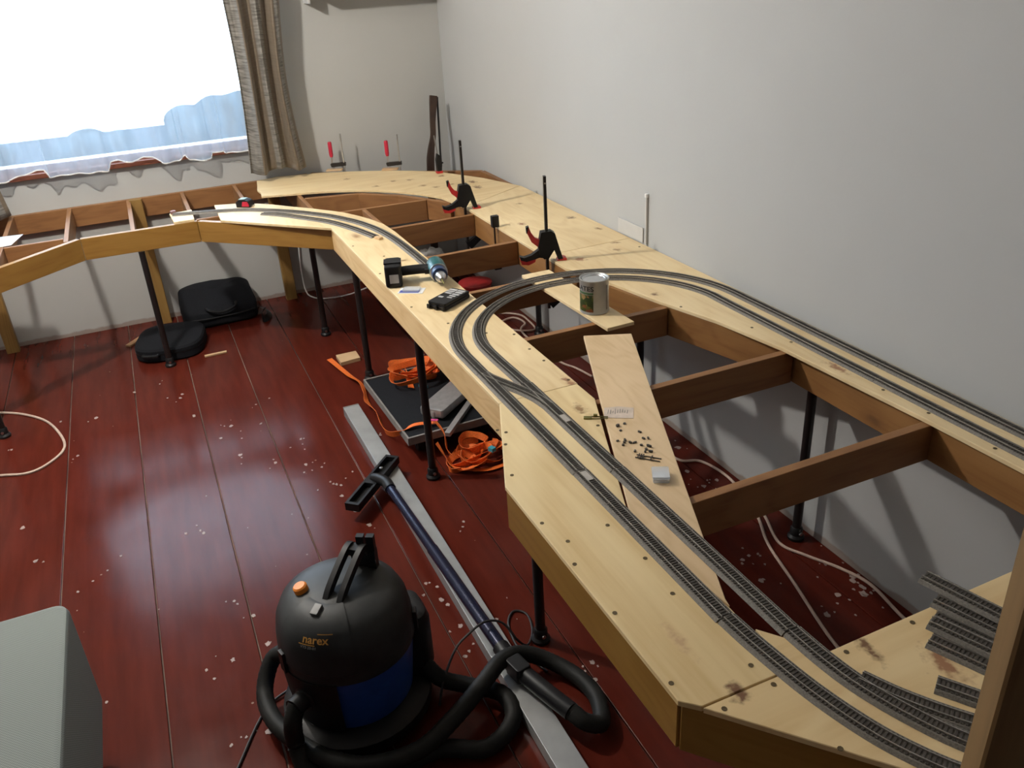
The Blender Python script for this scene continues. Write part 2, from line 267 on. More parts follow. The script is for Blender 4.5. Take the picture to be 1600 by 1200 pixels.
# ------------------------------------------------------------------ mesh helpers
class MB:
    def __init__(s): s.v, s.f, s.uv, s.wn = [], [], None, False
    def add(s, vs, fs, M=None):
        n = len(s.v); s.v += [tuple(M @ V(p)) if M else tuple(p) for p in vs]; s.f += [tuple(i + n for i in f) for f in fs]; return s
    def box(s, x0, x1, y0, y1, z0, z1, M=None):
        return s.add([(x0, y0, z0), (x1, y0, z0), (x1, y1, z0), (x0, y1, z0), (x0, y0, z1), (x1, y0, z1), (x1, y1, z1), (x0, y1, z1)],
                     [(0, 3, 2, 1), (4, 5, 6, 7), (0, 1, 5, 4), (1, 2, 6, 5), (2, 3, 7, 6), (3, 0, 4, 7)], M)
    def rbox(s, x0, x1, y0, y1, z0, z1, r=0.01, n=4, rz=None, M=None):
        """box with rounded upright corners and eased top and bottom edges"""
        rz = r * 0.6 if rz is None else rz; s.wn = True
        def loop(i, z):
            out = []
            for cx, cy, a in ((x1 - r, y1 - r, 0), (x0 + r, y1 - r, 90), (x0 + r, y0 + r, 180), (x1 - r, y0 + r, 270)):
                for k in range(n + 1):
                    t = rad(a + 90 * k / n); out.append((cx + (r - i) * cos(t), cy + (r - i) * sin(t), z))
            return out
        rings = [loop(rz, z0), loop(rz * 0.3, z0 + rz * 0.3), loop(0, z0 + rz), loop(0, z1 - rz), loop(rz * 0.3, z1 - rz * 0.3), loop(rz, z1)]
        k = len(rings[0]); vs = sum(rings, []); fs = [tuple(range(k))[::-1], tuple(range(5 * k, 6 * k))]
        for a in range(5):
            for b in range(k): fs.append((a * k + b, a * k + (b + 1) % k, (a + 1) * k + (b + 1) % k, (a + 1) * k + b))
        return s.add(vs, fs, M)
    def prism(s, poly, z0, z1, M=None):
        a = sum(poly[i][0] * poly[(i + 1) % len(poly)][1] - poly[(i + 1) % len(poly)][0] * poly[i][1] for i in range(len(poly)))
        if a < 0: poly = poly[::-1]
        n = len(poly)
        return s.add([(x, y, z0) for x, y in poly] + [(x, y, z1) for x, y in poly],
                     [tuple(range(n))[::-1], tuple(range(n, 2 * n))] + [(i, (i + 1) % n, n + (i + 1) % n, n + i) for i in range(n)], M)
    def lathe(s, prof, n=24, M=None, a0=0, a1=360):
        full = abs(a1 - a0) >= 360; m = n if full else n + 1
        vs = [(r * cos(rad(a0 + (a1 - a0) * k / n)), r * sin(rad(a0 + (a1 - a0) * k / n)), z) for r, z in prof for k in range(m)]
        fs = []
        for i in range(len(prof) - 1):
            for k in range(n):
                k2 = (k + 1) % m; fs.append((i * m + k, i * m + k2, (i + 1) * m + k2, (i + 1) * m + k))
        if full:
            if prof[0][0] > 1e-6: fs.append(tuple(range(m))[::-1])
            if prof[-1][0] > 1e-6: fs.append(tuple(range((len(prof) - 1) * m, len(prof) * m)))
        return s.add(vs, fs, M)
    def sweep(s, pts, sect, up=V((0, 0, 1)), closed=False, twist=None, scale=None, M=None):
        """closed 2D section swept along a path: section x = sideways, y = up"""
        pts = [V(p) for p in pts]; n = len(pts); k = len(sect); vs = []
        side0 = None
        for i, p in enumerate(pts):
            t = (pts[(i + 1) % n] - pts[i - 1]) if closed else (pts[min(i + 1, n - 1)] - pts[max(i - 1, 0)])
            t.normalize(); u = up
            sd = t.cross(u)
            if sd.length < 0.05: sd = side0 if side0 else t.cross(V((1, 0, 0)))
            sd = sd - t * sd.dot(t); sd.normalize()
            if side0 and sd.dot(side0) < 0 and abs(t.dot(u)) > 0.9: sd = -sd
            side0 = sd; w = sd.cross(t)
            a = twist[i] if twist else 0; q = scale[i] if scale else 1
            for x, y in sect:
                x2, y2 = x * cos(a) - y * sin(a), x * sin(a) + y * cos(a)
                vs.append(p + sd * x2 * q + w * y2 * q)
        fs = []
        for i in range(n if closed else n - 1):
            j = (i + 1) % n
            for b in range(k): fs.append((i * k + b, i * k + (b + 1) % k, j * k + (b + 1) % k, j * k + b))
        if not closed: fs += [tuple(range(k))[::-1], tuple(range((n - 1) * k, n * k))]
        return s.add(vs, fs, M)
    def tube(s, pts, r, n=10, closed=False, scale=None, M=None):
        return s.sweep(pts, [(r * cos(2 * pi * k / n), r * sin(2 * pi * k / n)) for k in range(n)], closed=closed, scale=scale, M=M)
    def grid(s, fn, nu, nv):
        vs = [fn(i / nu, j / nv) for j in range(nv + 1) for i in range(nu + 1)]
        fs = [(j * (nu + 1) + i, j * (nu + 1) + i + 1, (j + 1) * (nu + 1) + i + 1, (j + 1) * (nu + 1) + i) for j in range(nv) for i in range(nu)]
        n = len(s.v); s.add(vs, fs)
        s.uv = {n + j * (nu + 1) + i: (i / nu, j / nv) for j in range(nv + 1) for i in range(nu + 1)}
        return s
    def build(s, name, mat, parent=None, flat=False, world=False, origin=None, angle=35):
        """parent given: verts are in the parent's space (or world space with world=True)"""
        off = V((0, 0, 0))
        if parent is None:
            if origin is None:
                xs, ys, zs = zip(*s.v); origin = ((min(xs) + max(xs)) / 2, (min(ys) + max(ys)) / 2, min(zs))
            off = V(origin)
        elif world: off = V(parent.location) + (V(parent.parent.location) if parent.parent else V((0, 0, 0)))
        me = bpy.data.meshes.new(name); me.from_pydata([tuple(V(p) - off) for p in s.v], [], s.f)
        if s.uv:
            ul = me.uv_layers.new(name='UVMap')
            for lp in me.loops: ul.data[lp.index].uv = s.uv.get(lp.vertex_index, (0, 0))
        me.materials.append(mat); me.update()
        if not flat:
            me.shade_smooth(); me.set_sharp_from_angle(angle=rad(angle))
        o = bpy.data.objects.new(name, me); col.objects.link(o)
        if s.wn and not flat: o.modifiers.new('face_normals', 'WEIGHTED_NORMAL').keep_sharp = True
        if parent is None: o.location = off
        else: o.parent = parent
        return o
def tag(o, label=None, cat=None, group=None, kind=None):
    for k, v in (('label', label), ('category', cat), ('group', group), ('kind', kind)):
        if v: o[k] = v
    return o
def thing(name, label, cat, loc=(0, 0, 0), rz=0.0, group=None):
    o = bpy.data.objects.new(name, None); col.objects.link(o); o.location = loc; o.rotation_euler = (0, 0, rz); o.empty_display_size = 0.05
    return tag(o, label, cat, group)
def clone(o, parent=None, loc=None, rz=None, label=None):
    c = o.copy(); col.objects.link(c); c.parent = parent
    if loc is not None: c.location = loc
    if rz is not None: c.rotation_euler = (0, 0, rz)
    if label: c['label'] = label
    for ch in list(o.children): clone(ch, c)
    return c
def cr(pts, n=6, closed=False):
    """Catmull-Rom through the points"""
    P = [V(p) for p in pts]; m = len(P); out = []
    for i in range(m if closed else m - 1):
        p0 = P[i - 1] if (closed or i > 0) else P[0] * 2 - P[1]; p1 = P[i]; p2 = P[(i + 1) % m]
        p3 = P[(i + 2) % m] if (closed or i + 2 < m) else P[-1] * 2 - P[-2]
        for k in range(n):
            t = k / n
            out.append(0.5 * (2 * p1 + (p2 - p0) * t + (2 * p0 - 5 * p1 + 4 * p2 - p3) * t * t + (3 * p1 - p0 - 3 * p2 + p3) * t ** 3))
    if not closed: out.append(P[-1])
    return out
def struct(o): o['kind'] = 'structure'; return o
def RZ(a): return Mx.Rotation(a, 4, 'Z')
def at(x, y, z, a=0): return Mx.Translation((x, y, z)) @ RZ(a)
RX90 = Mx.Rotation(pi / 2, 4, 'X'); RY90 = Mx.Rotation(pi / 2, 4, 'Y')
def text_geo(s, size, ext=0.0):
    cu = bpy.data.curves.new('txt', 'FONT'); cu.body = s; cu.size = size; cu.extrude = ext; cu.offset = size * 0.018; cu.resolution_u = 3; cu.align_x = 'CENTER'
    o = bpy.data.objects.new('txt', cu); col.objects.link(o)
    me = bpy.data.meshes.new_from_object(o)
    vs = [tuple(v.co) for v in me.vertices]; fs = [tuple(p.vertices) for p in me.polygons]
    bpy.data.objects.remove(o); bpy.data.curves.remove(cu); bpy.data.meshes.remove(me)
    return vs, fs

# ------------------------------------------------------------------ the room
fl = struct(MB().box(XL, XR, YF, YB, -0.08, -0.010).build('floor', M_GAP, flat=True))
xs = [XL, -1.90, -1.635, -1.365, -1.095, -0.825, -0.54, -0.262, -0.002, 0.25, 0.51, 0.80, 1.075, 1.35, 1.62, XR]
for a, b in zip(xs[:-1], xs[1:]):
    g = 0.0022
    MB().rbox(a + g, b - g, YF + 0.001, YB - 0.001, -0.0099, 0.0, r=0.002, n=1, rz=0.0015).build('floor_plank', M_FLOOR, fl, world=True, flat=True)
sp = [(-0.358, 2.698), (-0.49, 2.562), (-0.446, 2.599), (-0.515, 2.427), (-0.47, 2.14), (-0.411, 2.018), (-0.031, 2.259), (0.007, 2.181), (0.026, 2.039), (0.033, 1.986), (-0.077, 2.02), (-0.15, 2.014), (-0.082, 1.723), (-0.026, 1.714), (0.447, 2.467), (0.746, 2.328), (0.393, 2.327), (0.42, 2.765), (0.483, 2.836), (0.404, 2.691), (0.383, 2.928), (0.406, 2.778), (0.522, 2.077), (0.55, 2.046), (0.541, 1.98), (0.499, 2.028), (0.551, 1.952), (0.553, 1.849), (0.538, 1.742), (0.521, 1.728), (0.658, 1.825), (0.657, 3.058), (0.825, 1.548), (0.803, 1.489), (0.791, 1.496), (0.775, 1.459), (0.792, 1.455), (-0.148, 4.066), (-0.071, 3.855), (-0.125, 3.886), (-0.031, 3.637), (-0.059, 3.892), (-0.265, 4.033), (-0.433, 3.844), (0.132, 3.322), (0.108, 3.184), (0.08, 3.469), (0.105, 3.455), (0.354, 3.192), (0.352, 3.145), (0.331, 2.978), (0.226, 3.412), (0.235, 3.608), (-0.764, 3.714), (-0.578, 3.886), (-0.679, 3.05), (-0.145, 2.726), (-0.087, 2.699), (-0.625, 2.809), (-0.503, 3.517), (0.052, 3.367), (0.224, 3.053), (0.385, 2.378), (0.425, 2.575), (0.423, 2.612)]
big = [(1.668, 1.578), (1.684, 1.481), (1.69, 1.447), (1.672, 1.422), (1.603, 1.452), (1.457, 1.714), (1.443, 1.608), (1.659, 2.126), (1.60, 2.224), (1.594, 2.114), (1.516, 1.404), (1.489, 1.723), (1.70, 1.496), (1.388, 1.355), (1.664, 2.38)]
mb = MB()
def blot(x, y, r):
    p = []; n = 9
    for k in range(n):
        q = r * random.uniform(0.6, 1.25); p.append((x + q * cos(2 * pi * k / n) * 0.9, y + q * sin(2 * pi * k / n) * 1.15))
    mb.prism(p, 0.0002, 0.0012)
for x, y in sp:
    blot(x, y, random.uniform(0.004, 0.010))
    for k in range(random.randint(0, 2)): blot(x + random.gauss(0, 0.035), y + random.gauss(0, 0.04), random.uniform(0.002, 0.005))
for x, y in big:
    blot(x, y, random.uniform(0.006, 0.013))
    for k in range(3): blot(min(1.72, x + random.gauss(0, 0.03)), y + random.gauss(0, 0.04), random.uniform(0.002, 0.006))
mb.build('paint_drips', M_SPECK, fl, world=True)['kind'] = 'stuff'

WX0, WX1, WZ0, WZ1 = -0.80, 0.68, 0.885, 2.16
wbk = MB()
wbk.box(XL - 0.1, WX0, YB, YB + 0.34, -0.08, ZC).box(WX1, XR + 0.1, YB, YB + 0.34, -0.08, ZC)
wbk.box(WX0, WX1, YB, YB + 0.34, -0.08, WZ0).box(WX0, WX1, YB, YB + 0.34, WZ1, ZC)
struct(wbk.build('wall_back', M_WALLB, flat=True))
struct(MB().box(XR, XR + 0.1, YF - 0.1, YB, -0.08, ZC).build('wall_right', M_WALL, flat=True))
struct(MB().box(XL - 0.1, XL, YF - 0.1, YB, -0.08, ZC).build('wall_left', M_WALL, flat=True))
struct(MB().box(XL, XR, YF - 0.1, YF, -0.08, ZC).build('wall_front', M_WALL, flat=True))
struct(MB().box(XL - 0.1, XR + 0.1, YF - 0.1, YB + 0.34, ZC, ZC + 0.1).build('ceiling', M_CEIL, flat=True))

win = bpy.data.objects.new('window_1', None); col.objects.link(win); win.location = (-0.06, YB + 0.2, WZ0); struct(win)
yw = YB + 0.03
f = MB().box(WX0, WX0 + 0.04, yw, yw + 0.06, WZ0, WZ1).box(WX1 - 0.04, WX1, yw, yw + 0.06, WZ0, WZ1)
f.box(WX0 + 0.04, WX1 - 0.04, yw, yw + 0.06, WZ0, WZ0 + 0.035).box(WX0 + 0.04, WX1 - 0.04, yw, yw + 0.06, WZ1 - 0.04, WZ1)
f.build('window_frame', M_REDWOOD, win, flat=True, world=True)
MB().box(WX0 + 0.04, WX1 - 0.04, yw + 0.028, yw + 0.032, WZ0 + 0.035, WZ1 - 0.04).build('window_pane', M_GLASS, win, flat=True, world=True)
MB().rbox(WX0 - 0.04, WX1 + 0.02, YB - 0.03, yw - 0.001, WZ0 - 0.022, WZ0 + 0.003, r=0.004, n=2).build('window_sill', M_REDWOOD, win, world=True)

# outside: a yard, hedges and a far house wall
struct(MB().box(-40, 50, YB + 0.5, 90, -0.8, -0.6).build('ground_outside', plain('pale_yard_ground', (0.50, 0.53, 0.55), 0.9, var=0.15, scale=1), flat=True))
struct(MB().prism([(-30, 6), (30, 6), (30, 16.5), (-30, 16.5)], -0.599, -0.58).build('dark_verge_outside', plain('dark_verge', (0.013, 0.018, 0.023), 1.0, var=0.6, scale=0.8, spec=0.0), flat=True))
M_HEDGE = plain('dark_hedge', (0.014, 0.021, 0.025), 1.0, var=0.6, scale=4, spec=0.0)
for k, (x, y, w, h, lab) in enumerate(((-2.6, 14.0, 1.9, 0.40, 'low dark hedge outside the window, left one'), (-0.55, 14.2, 1.3, 0.33, 'low dark hedge outside the window, middle one'), (1.25, 14.2, 1.5, 0.62, 'low dark hedge outside the window, right one'))):
    mb = MB()
    def hedge(u, v, x=x, y=y, w=w, h=h, k=k):
        a = 2 * pi * u; c = pi / 2 * (1 - v)
        p = V((w / 2 * cos(a) * abs(sin(c)) ** 0.5, 0.5 * sin(a) * abs(sin(c)) ** 0.5, h * cos(c) ** 0.6 if c < pi / 2 - 1e-6 else 0))
        n = 1 + 0.3 * mnoise.noise(p * 2.5 + V((k * 9, 0, 0)))
        return (x + p.x * n, y + p.y * n, -0.58 + p.z * n)
    tag(mb.grid(hedge, 40, 12).build('hedge', M_HEDGE), lab, 'hedge', 'hedges in the yard')

# ------------------------------------------------------------------ ceiling lamp (above the frame)
lp = thing('ceiling_lamp', 'white glass globe lamp hanging from the ceiling above the floor', 'lamp', (-0.5, 3.3, ZC))
MB().lathe([(0.06, -0.03), (0.055, -0.001), (0.05, -0.0005)], 24).build('ceiling_rose', M_WHITE, lp)
MB().tube([(0, 0, -0.03), (0, 0, -0.10)], 0.008, 8).build('stem', M_WHITE, lp)
gm, gnt, gb = new_mat('lit_globe'); gb.inputs['Emission Color'].default_value = (1, 0.88, 0.72, 1); gb.inputs['Emission Strength'].default_value = 6
glo = MB().lathe([(0.0001, -0.22), (0.04, -0.212), (0.062, -0.18), (0.06, -0.14), (0.035, -0.105), (0.02, -0.1)], 24).build('globe', gm, lp)
ld = bpy.data.lights.new('bulb', 'POINT'); ld.energy = LAMP_W; ld.color = (1.0, 0.94, 0.85); ld.shadow_soft_size = 0.055
lo = bpy.data.objects.new('bulb', ld); col.objects.link(lo); lo.parent = lp; lo.location = (0, 0, -0.30)

# ------------------------------------------------------------------ curtains
def interp(tab, x):
    if x <= tab[0][0]: return tab[0][1]
    for (a, b), (c, d) in zip(tab[:-1], tab[1:]):
        if x <= c: return b + (d - b) * (x - a) / (c - a)
    return tab[-1][1]
hem = [(-1.5, 0.90), (-1.2, 0.875), (-0.95, 0.90), (-0.78, 0.875), (-0.62, 0.876), (-0.47, 0.915), (-0.44, 0.915), (-0.42, 0.875), (-0.30, 0.872), (-0.20, 0.872), (-0.15, 0.865), (-0.13, 0.905), (-0.09, 0.909), (-0.03, 0.896), (-0.005, 0.898), (0.03, 0.91), (0.075, 0.902), (0.12, 0.873), (0.20, 0.868), (0.232, 0.893), (0.25, 0.868), (0.30, 0.862), (0.36, 0.862), (0.37, 0.887), (0.43, 0.887), (0.44, 0.875), (0.56, 0.878)]
def sheer_fn(u, v):
    x = -0.84 + 1.43 * u; zb = interp(hem, x)
    z = zb + (2.22 - zb) * v ** 1.3
    k = 1 - 0.5 * v
    y = 4.895 + k * (0.020 * sin(x * 31 + 1.2 * sin(x * 7)) + 0.012 * sin(x * 67 + 2)) - 0.016 * (1 - v) * (1 if zb < 0.88 else 0)
    return (x, y, z)
scu = MB().grid(sheer_fn, 300, 26).build('sheer_curtain', M_SHEER, angle=80)
tag(scu, 'white see-through voile curtain hanging across the bright window', 'curtain')
hm = MB(); pts = [V(sheer_fn(i / 300, 0)) for i in range(301)]
hm.sweep(pts, [(-0.001, -0.002), (0.001, -0.002), (0.001, 0.004), (-0.001, 0.004)])
hm.build('hem', M_WHITE, scu, world=True)

def make_drape(name, label, x0t, x1t, x0b, x1b, zb, yb):
    def fn(u, v):
        z = zb + (2.22 - zb) * v - 0.012 * (1 - v) * sin(u * 9)
        w = min(1, max(0, (z - zb) / (1.62 - zb))) ; bow = 0.045 * sin(pi * w) * (u - 0.35)
        x = (x0b + (x1b - x0b) * u) * (1 - w) + (x0t + (x1t - x0t) * u) * w - bow
        y = yb + 0.026 * sin(u * 20 + 0.6 * sin(z * 2)) + 0.008 * sin(u * 43 + z)
        return (x, y, z)
    o = MB().grid(fn, 120, 40).build(name, M_DRAPE, angle=80)
    s = o.modifiers.new('cloth_thickness', 'SOLIDIFY'); s.thickness = 0.003
    return tag(o, label, 'curtain', 'striped drapes')
make_drape('drape', 'brown and silver striped drape gathered at right side of the window', 0.565, 0.845, 0.545, 0.845, 0.765, 4.815)
make_drape('drape', 'striped drape at the left picture edge, only its lower corner in view', -0.93, -0.655, -0.95, -0.635, 0.73, 4.815)
rod = thing('curtain_rod', 'dark round curtain rod above the window', 'curtain rod', (-0.05, 4.88, 2.235))
MB().tube([(-1.05, 0, 0), (1.05, 0, 0)], 0.012, 12).build('rod', M_BLACKM, rod)
for sx in (-0.97, 0.97): MB().box(sx - 0.01, sx + 0.01, 0.0, 0.089, -0.01, 0.01).build('bracket', M_BLACKM, rod)

# wall unit at the top of the picture
ac = thing('wall_unit', 'grey-white appliance casing mounted high on the back wall', 'wall unit', (1.33, 4.97, 1.625))
MB().sweep([(-0.33, 0, 0), (0.33, 0, 0)], [(0.0, 0.30), (0.0, 0.04), (0.05, 0.0), (0.19, 0.0), (0.215, 0.03), (0.22, 0.25), (0.18, 0.30)]).build('casing', M_AC, ac)
for sx, zl in ((-0.336, -0.05), (0.336, 0.012)): MB().box(sx - 0.006, sx + 0.006, -0.12, -0.001, zl, 0.29).build('end_cap', M_AC, ac)

# ------------------------------------------------------------------ bench frame
bench = thing('bench_frame', 'L-shaped open timber bench frame on black pipe legs along two walls', 'bench', (1.0, 2.6, 0))
def beam(name, p0, p1, mat, w=0.028, h=0.100, side=0.0, ztop=FT, parent=bench, z0=None):
    """p0-p1 is the line of the beam; side shifts it sideways (left of travel) by side*w"""
    a, b = V((*p0, 0)), V((*p1, 0)); d = b - a; L = d.length; ang = math.atan2(d.y, d.x)
    n = V((-sin(ang), cos(ang), 0)); c = (a + b) / 2 + n * side * w
    o = MB().rbox(-L / 2, L / 2, -w / 2, w / 2, -h, 0, r=0.0018, n=1, rz=0.0016).build(name, mat, parent, flat=True)
    o.location = V((c.x, c.y, ztop)) - V(parent.location); o.rotation_euler = (0, 0, ang); return o
fa, fb, fc, fd = (-0.323, 4.265), (0.190, 4.258), (0.721, 3.756), (0.717, 1.84)
beam('front_beam', (-1.25, 3.44), fa, M_OCHRE, side=0.5)
beam('front_beam', fa, fb, M_OCHRE, side=0.5)
beam('front_beam', fb, fc, M_OCHRE, side=0.5)
beam('front_beam', (0.717, 3.752), (0.717, 1.62), M_PINEX, side=0.5)
beam('front_beam', (0.575, 1.466), (0.575, 0.797), M_OCHRE, side=0.5, h=0.10)
beam('front_beam', (0.577, 0.792), (0.985, 0.318), M_OCHRE, side=0.5)
beam('front_beam', (0.715, 1.80), (0.578, 1.468), M_OCHRE, side=0.5)
# left wing
beam('back_rail', (-1.9, 4.952), (0.86, 4.952), M_BROWN)
for x, yf in ((-0.92, 3.78), (-0.652, 4.03), (-0.383, 4.26), (-0.096, 4.29), (0.175, 4.29), (0.45, 4.03)):
    beam('joist', (x, yf), (x, 4.937), M_BROWN, w=0.020)
beam('joist', (-0.64, 4.325), (-0.395, 4.325), M_BROWN, w=0.020)
beam('joist', (0.718, 3.79), (0.718, 4.937), M_BROWN, w=0.020)
beam('joist', (0.19, 4.298), (0.44, 4.298), M_BROWN, w=0.020)
# corner
beam('corner_rail', (0.875, 4.945), (1.705, 4.385), M_BROWN, side=0.5)
beam('corner_rail', (1.712, 4.39), (1.717, 0.32), M_BROWN)
beam('inner_rail', (0.73, 4.385), (0.995, 4.315), M_BROWN)
beam('inner_rail', (0.995, 4.315), (1.16, 4.15), M_BROWN)
beam('inner_rail', (1.16, 4.15), (1.335, 3.86), M_BROWN)
beam('joist', (0.78, 4.012), (1.245, 3.985), M_BROWN, w=0.020)
beam('joist', (0.934, 3.66), (0.934, 3.99), M_BROWN, w=0.020)
# inner rails of the right wing
M_RAILW = wood('orange_brown_rail', (0.31, 0.155, 0.05), (0.23, 0.105, 0.031), 'X', knot=0.5, kscale=4)
beam('inner_rail', (1.358, 3.86), (1.358, 2.66), M_RAILW, w=0.026)
beam('inner_rail', (1.360, 2.655), (1.592, 1.74), M_RAILW, w=0.026)
beam('inner_rail', (1.600, 1.738), (1.600, 0.80), M_RAILW, w=0.026)
beam('inner_rail', (0.932, 3.64), (0.932, 1.755), M_BROWN, w=0.022)
for y, x0, x1 in ((3.60, 0.945, 1.343), (3.118, 0.945, 1.343), (2.66, 0.945, 1.343), (2.192, 0.945, 1.462), (1.728, 0.943, 1.58), (1.243, 0.735, 1.586), (0.752, 0.86, 1.70)):
    beam('joist', (x0, y), (x1, y), M_BROWN, w=0.024, h=0.098)
for y in (3.60, 3.118, 2.66, 2.192, 1.728): beam('joist', (0.748, y), (0.920, y), M_BROWN, w=0.024, h=0.098)
for y, x0 in ((3.3, 1.373), (2.45, 1.43), (1.5, 1.615)): beam('joist', (x0, y), (1.70, y), M_BROWN, w=0.024, h=0.098)
# back posts
for x, y, top in ((-0.835, 4.905, FT), (-0.062, 4.906, FT + 0.005), (0.645, 4.900, FT - 0.001)):
    o = MB().rbox(-0.031, 0.031, -0.022, 0.022, 0, top, r=0.003, n=1).build('post', M_POST, bench); o.location = V((x, y, 0)) - V(bench.location)
# pipe legs
legp = None
for x, y in ((-0.083, 4.262), (0.70, 4.24), (0.765, 3.60), (0.747, 2.645), (0.738, 1.69), (1.678, 1.727), (1.678, 2.69), (1.678, 3.66), (1.66, 0.74), (-0.80, 3.86)):
    if legp is None:
        legp = MB().tube([(0, 0, 0.035), (0, 0, FT - 0.100)], 0.0145, 14).build('leg', M_BLACKM, bench)
        ft = MB().lathe([(0.0001, 0), (0.026, 0), (0.027, 0.010), (0.020, 0.018), (0.020, 0.040), (0.016, 0.046), (0.0001, 0.046)], 18).build('foot', M_BLACK, legp)
        bl = MB().lathe([(0.0001, -0.003), (0.006, -0.003), (0.006, 0.003), (0.0001, 0.003)], 8, M=Mx.Translation((0.0, -0.021, 0.028)) @ RX90).build('adjusting_bolt', M_STEEL, legp)
        o = legp
    else: o = clone(legp, bench)
    o.location = V((x, y, 0)) - V(bench.location)

# ------------------------------------------------------------------ boards
def board(name, label, poly, mat, z0=FT + 0.0003, z1=T, screws=(), cat='board', group=None):
    o = MB().prism(poly, z0, z1).build(name, mat, flat=True)
    bv = o.modifiers.new('eased_edge', 'BEVEL'); bv.width = 0.0012; bv.segments = 1; bv.limit_method = 'ANGLE'
    tag(o, label, cat, group)
    if screws:
        mb = MB()
        for x, y in screws: mb.lathe([(0.0001, 0), (0.0045, 0.0), (0.0045, 0.0007), (0.0001, 0.0002)], 8, M=Mx.Translation((x, y, z1 + 0.0001)))
        mb.build('screw_heads', M_SCREW, o, world=True)['kind'] = 'stuff'
    return o
board('tabletop_board', 'long pale pine board with drill and curved track, along the front beam',
      [(0.713, 3.722), (0.713, 1.8267), (0.944, 1.8267), (0.945, 3.105), (0.943, 3.50), (0.934, 3.644), (0.905, 3.76), (0.871, 3.85), (0.830, 3.945), (0.779, 4.021), (0.705, 4.125), (0.622, 4.225), (0.56, 4.31), (0.493, 4.379), (0.397, 4.445), (0.297, 4.485), (0.291, 4.160)], M_PINE,
      screws=[(0.785, 2.408), (0.861, 2.272), (0.931, 2.218), (0.926, 2.095), (0.928, 2.002), (0.932, 1.858), (0.735, 2.20), (0.727, 1.941), (0.727, 2.608), (0.803, 3.196), (0.73, 3.0), (0.73, 3.4)])
board('tabletop_board', 'wide pale plywood board in the foreground with two straight tracks',
      [(0.714, 1.826), (0.573, 1.466), (0.571, 0.791), (0.597, 0.766), (0.762, 0.766), (0.768, 0.925), (0.729, 1.18), (0.942, 1.728), (0.942, 1.826)], M_PLY,
      screws=[(0.645, 1.628), (0.604, 1.498), (0.585, 1.304), (0.604, 1.226), (0.583, 1.157), (0.583, 1.006), (0.70, 1.002), (0.581, 0.826), (0.715, 0.80), (0.699, 1.235), (0.710, 1.11), (0.655, 1.70), (0.669, 1.68), (0.88, 1.60)])
board('tabletop_board', 'plywood corner board nearest the camera carrying the loose track stack',
      [(0.597, 0.763), (0.763, 0.763), (0.774, 0.864), (0.807, 0.821), (0.845, 0.768), (1.73, 0.778), (1.73, 0.30), (0.995, 0.30)], M_PLYX,
      screws=[(0.721, 0.752), (0.624, 0.747), (0.727, 0.614), (0.869, 0.754), (1.014, 0.756), (1.149, 0.763)])
board('tabletop_board', 'pale board along the right wall with twin tracks on it',
      [(1.345, 2.847), (1.73, 2.860), (1.73, 0.81), (1.578, 0.81), (1.573, 1.24), (1.552, 1.731), (1.514, 1.99), (1.455, 2.217), (1.410, 2.44), (1.345, 2.68)], M_PINEB,
      screws=[(1.57, 1.892), (1.598, 1.751), (1.598, 1.404), (1.600, 1.263), (1.597, 1.077), (1.485, 2.141), (1.391, 2.60), (1.70, 2.743)])
board('tabletop_board', 'bare pale board by the right wall between the two black clamps', [(1.343, 3.70), (1.726, 3.915), (1.73, 2.863), (1.343, 2.850)], M_PINEA)
board('curved_board', 'curved pale plywood board held by clamps across the room corner',
      [(0.572, 4.90), (0.69, 4.93), (0.919, 4.871), (1.09, 4.785), (1.241, 4.692), (1.37, 4.59), (1.48, 4.48), (1.587, 4.275), (1.632, 4.185), (1.722, 3.918), (1.343, 3.703), (1.312, 3.937), (1.245, 4.07), (1.16, 4.186), (1.085, 4.268), (1.0, 4.335), (0.915, 4.39), (0.822, 4.433), (0.634, 4.490), (0.537, 4.525), (0.547, 4.60), (0.540, 4.68), (0.556, 4.78)], M_PLYC)
loose = board('loose_plank', 'loose pale plank lying aslant across the open joists under the tracks', [(1.109, 2.100), (1.240, 2.040), (0.775, 0.948), (0.771, 0.93), (0.733, 1.183)],
      wood('aslant_plank', (0.77, 0.58, 0.36), (0.67, 0.48, 0.27), 'Y', knot=0.3, kscale=2.6, knotc=(0.3, 0.16, 0.07)), z1=T)
board('short_plank', 'short pale plank bridging two joists with the paint tin on it', [(1.176, 2.697), (1.286, 2.697), (1.296, 2.115), (1.198, 2.111)], M_PINE)
board('small_block', 'small pale wood block under the track end on left bench wing', [(0.080, 4.445), (0.186, 4.46), (0.18, 4.262), (0.088, 4.262)], M_PINE)

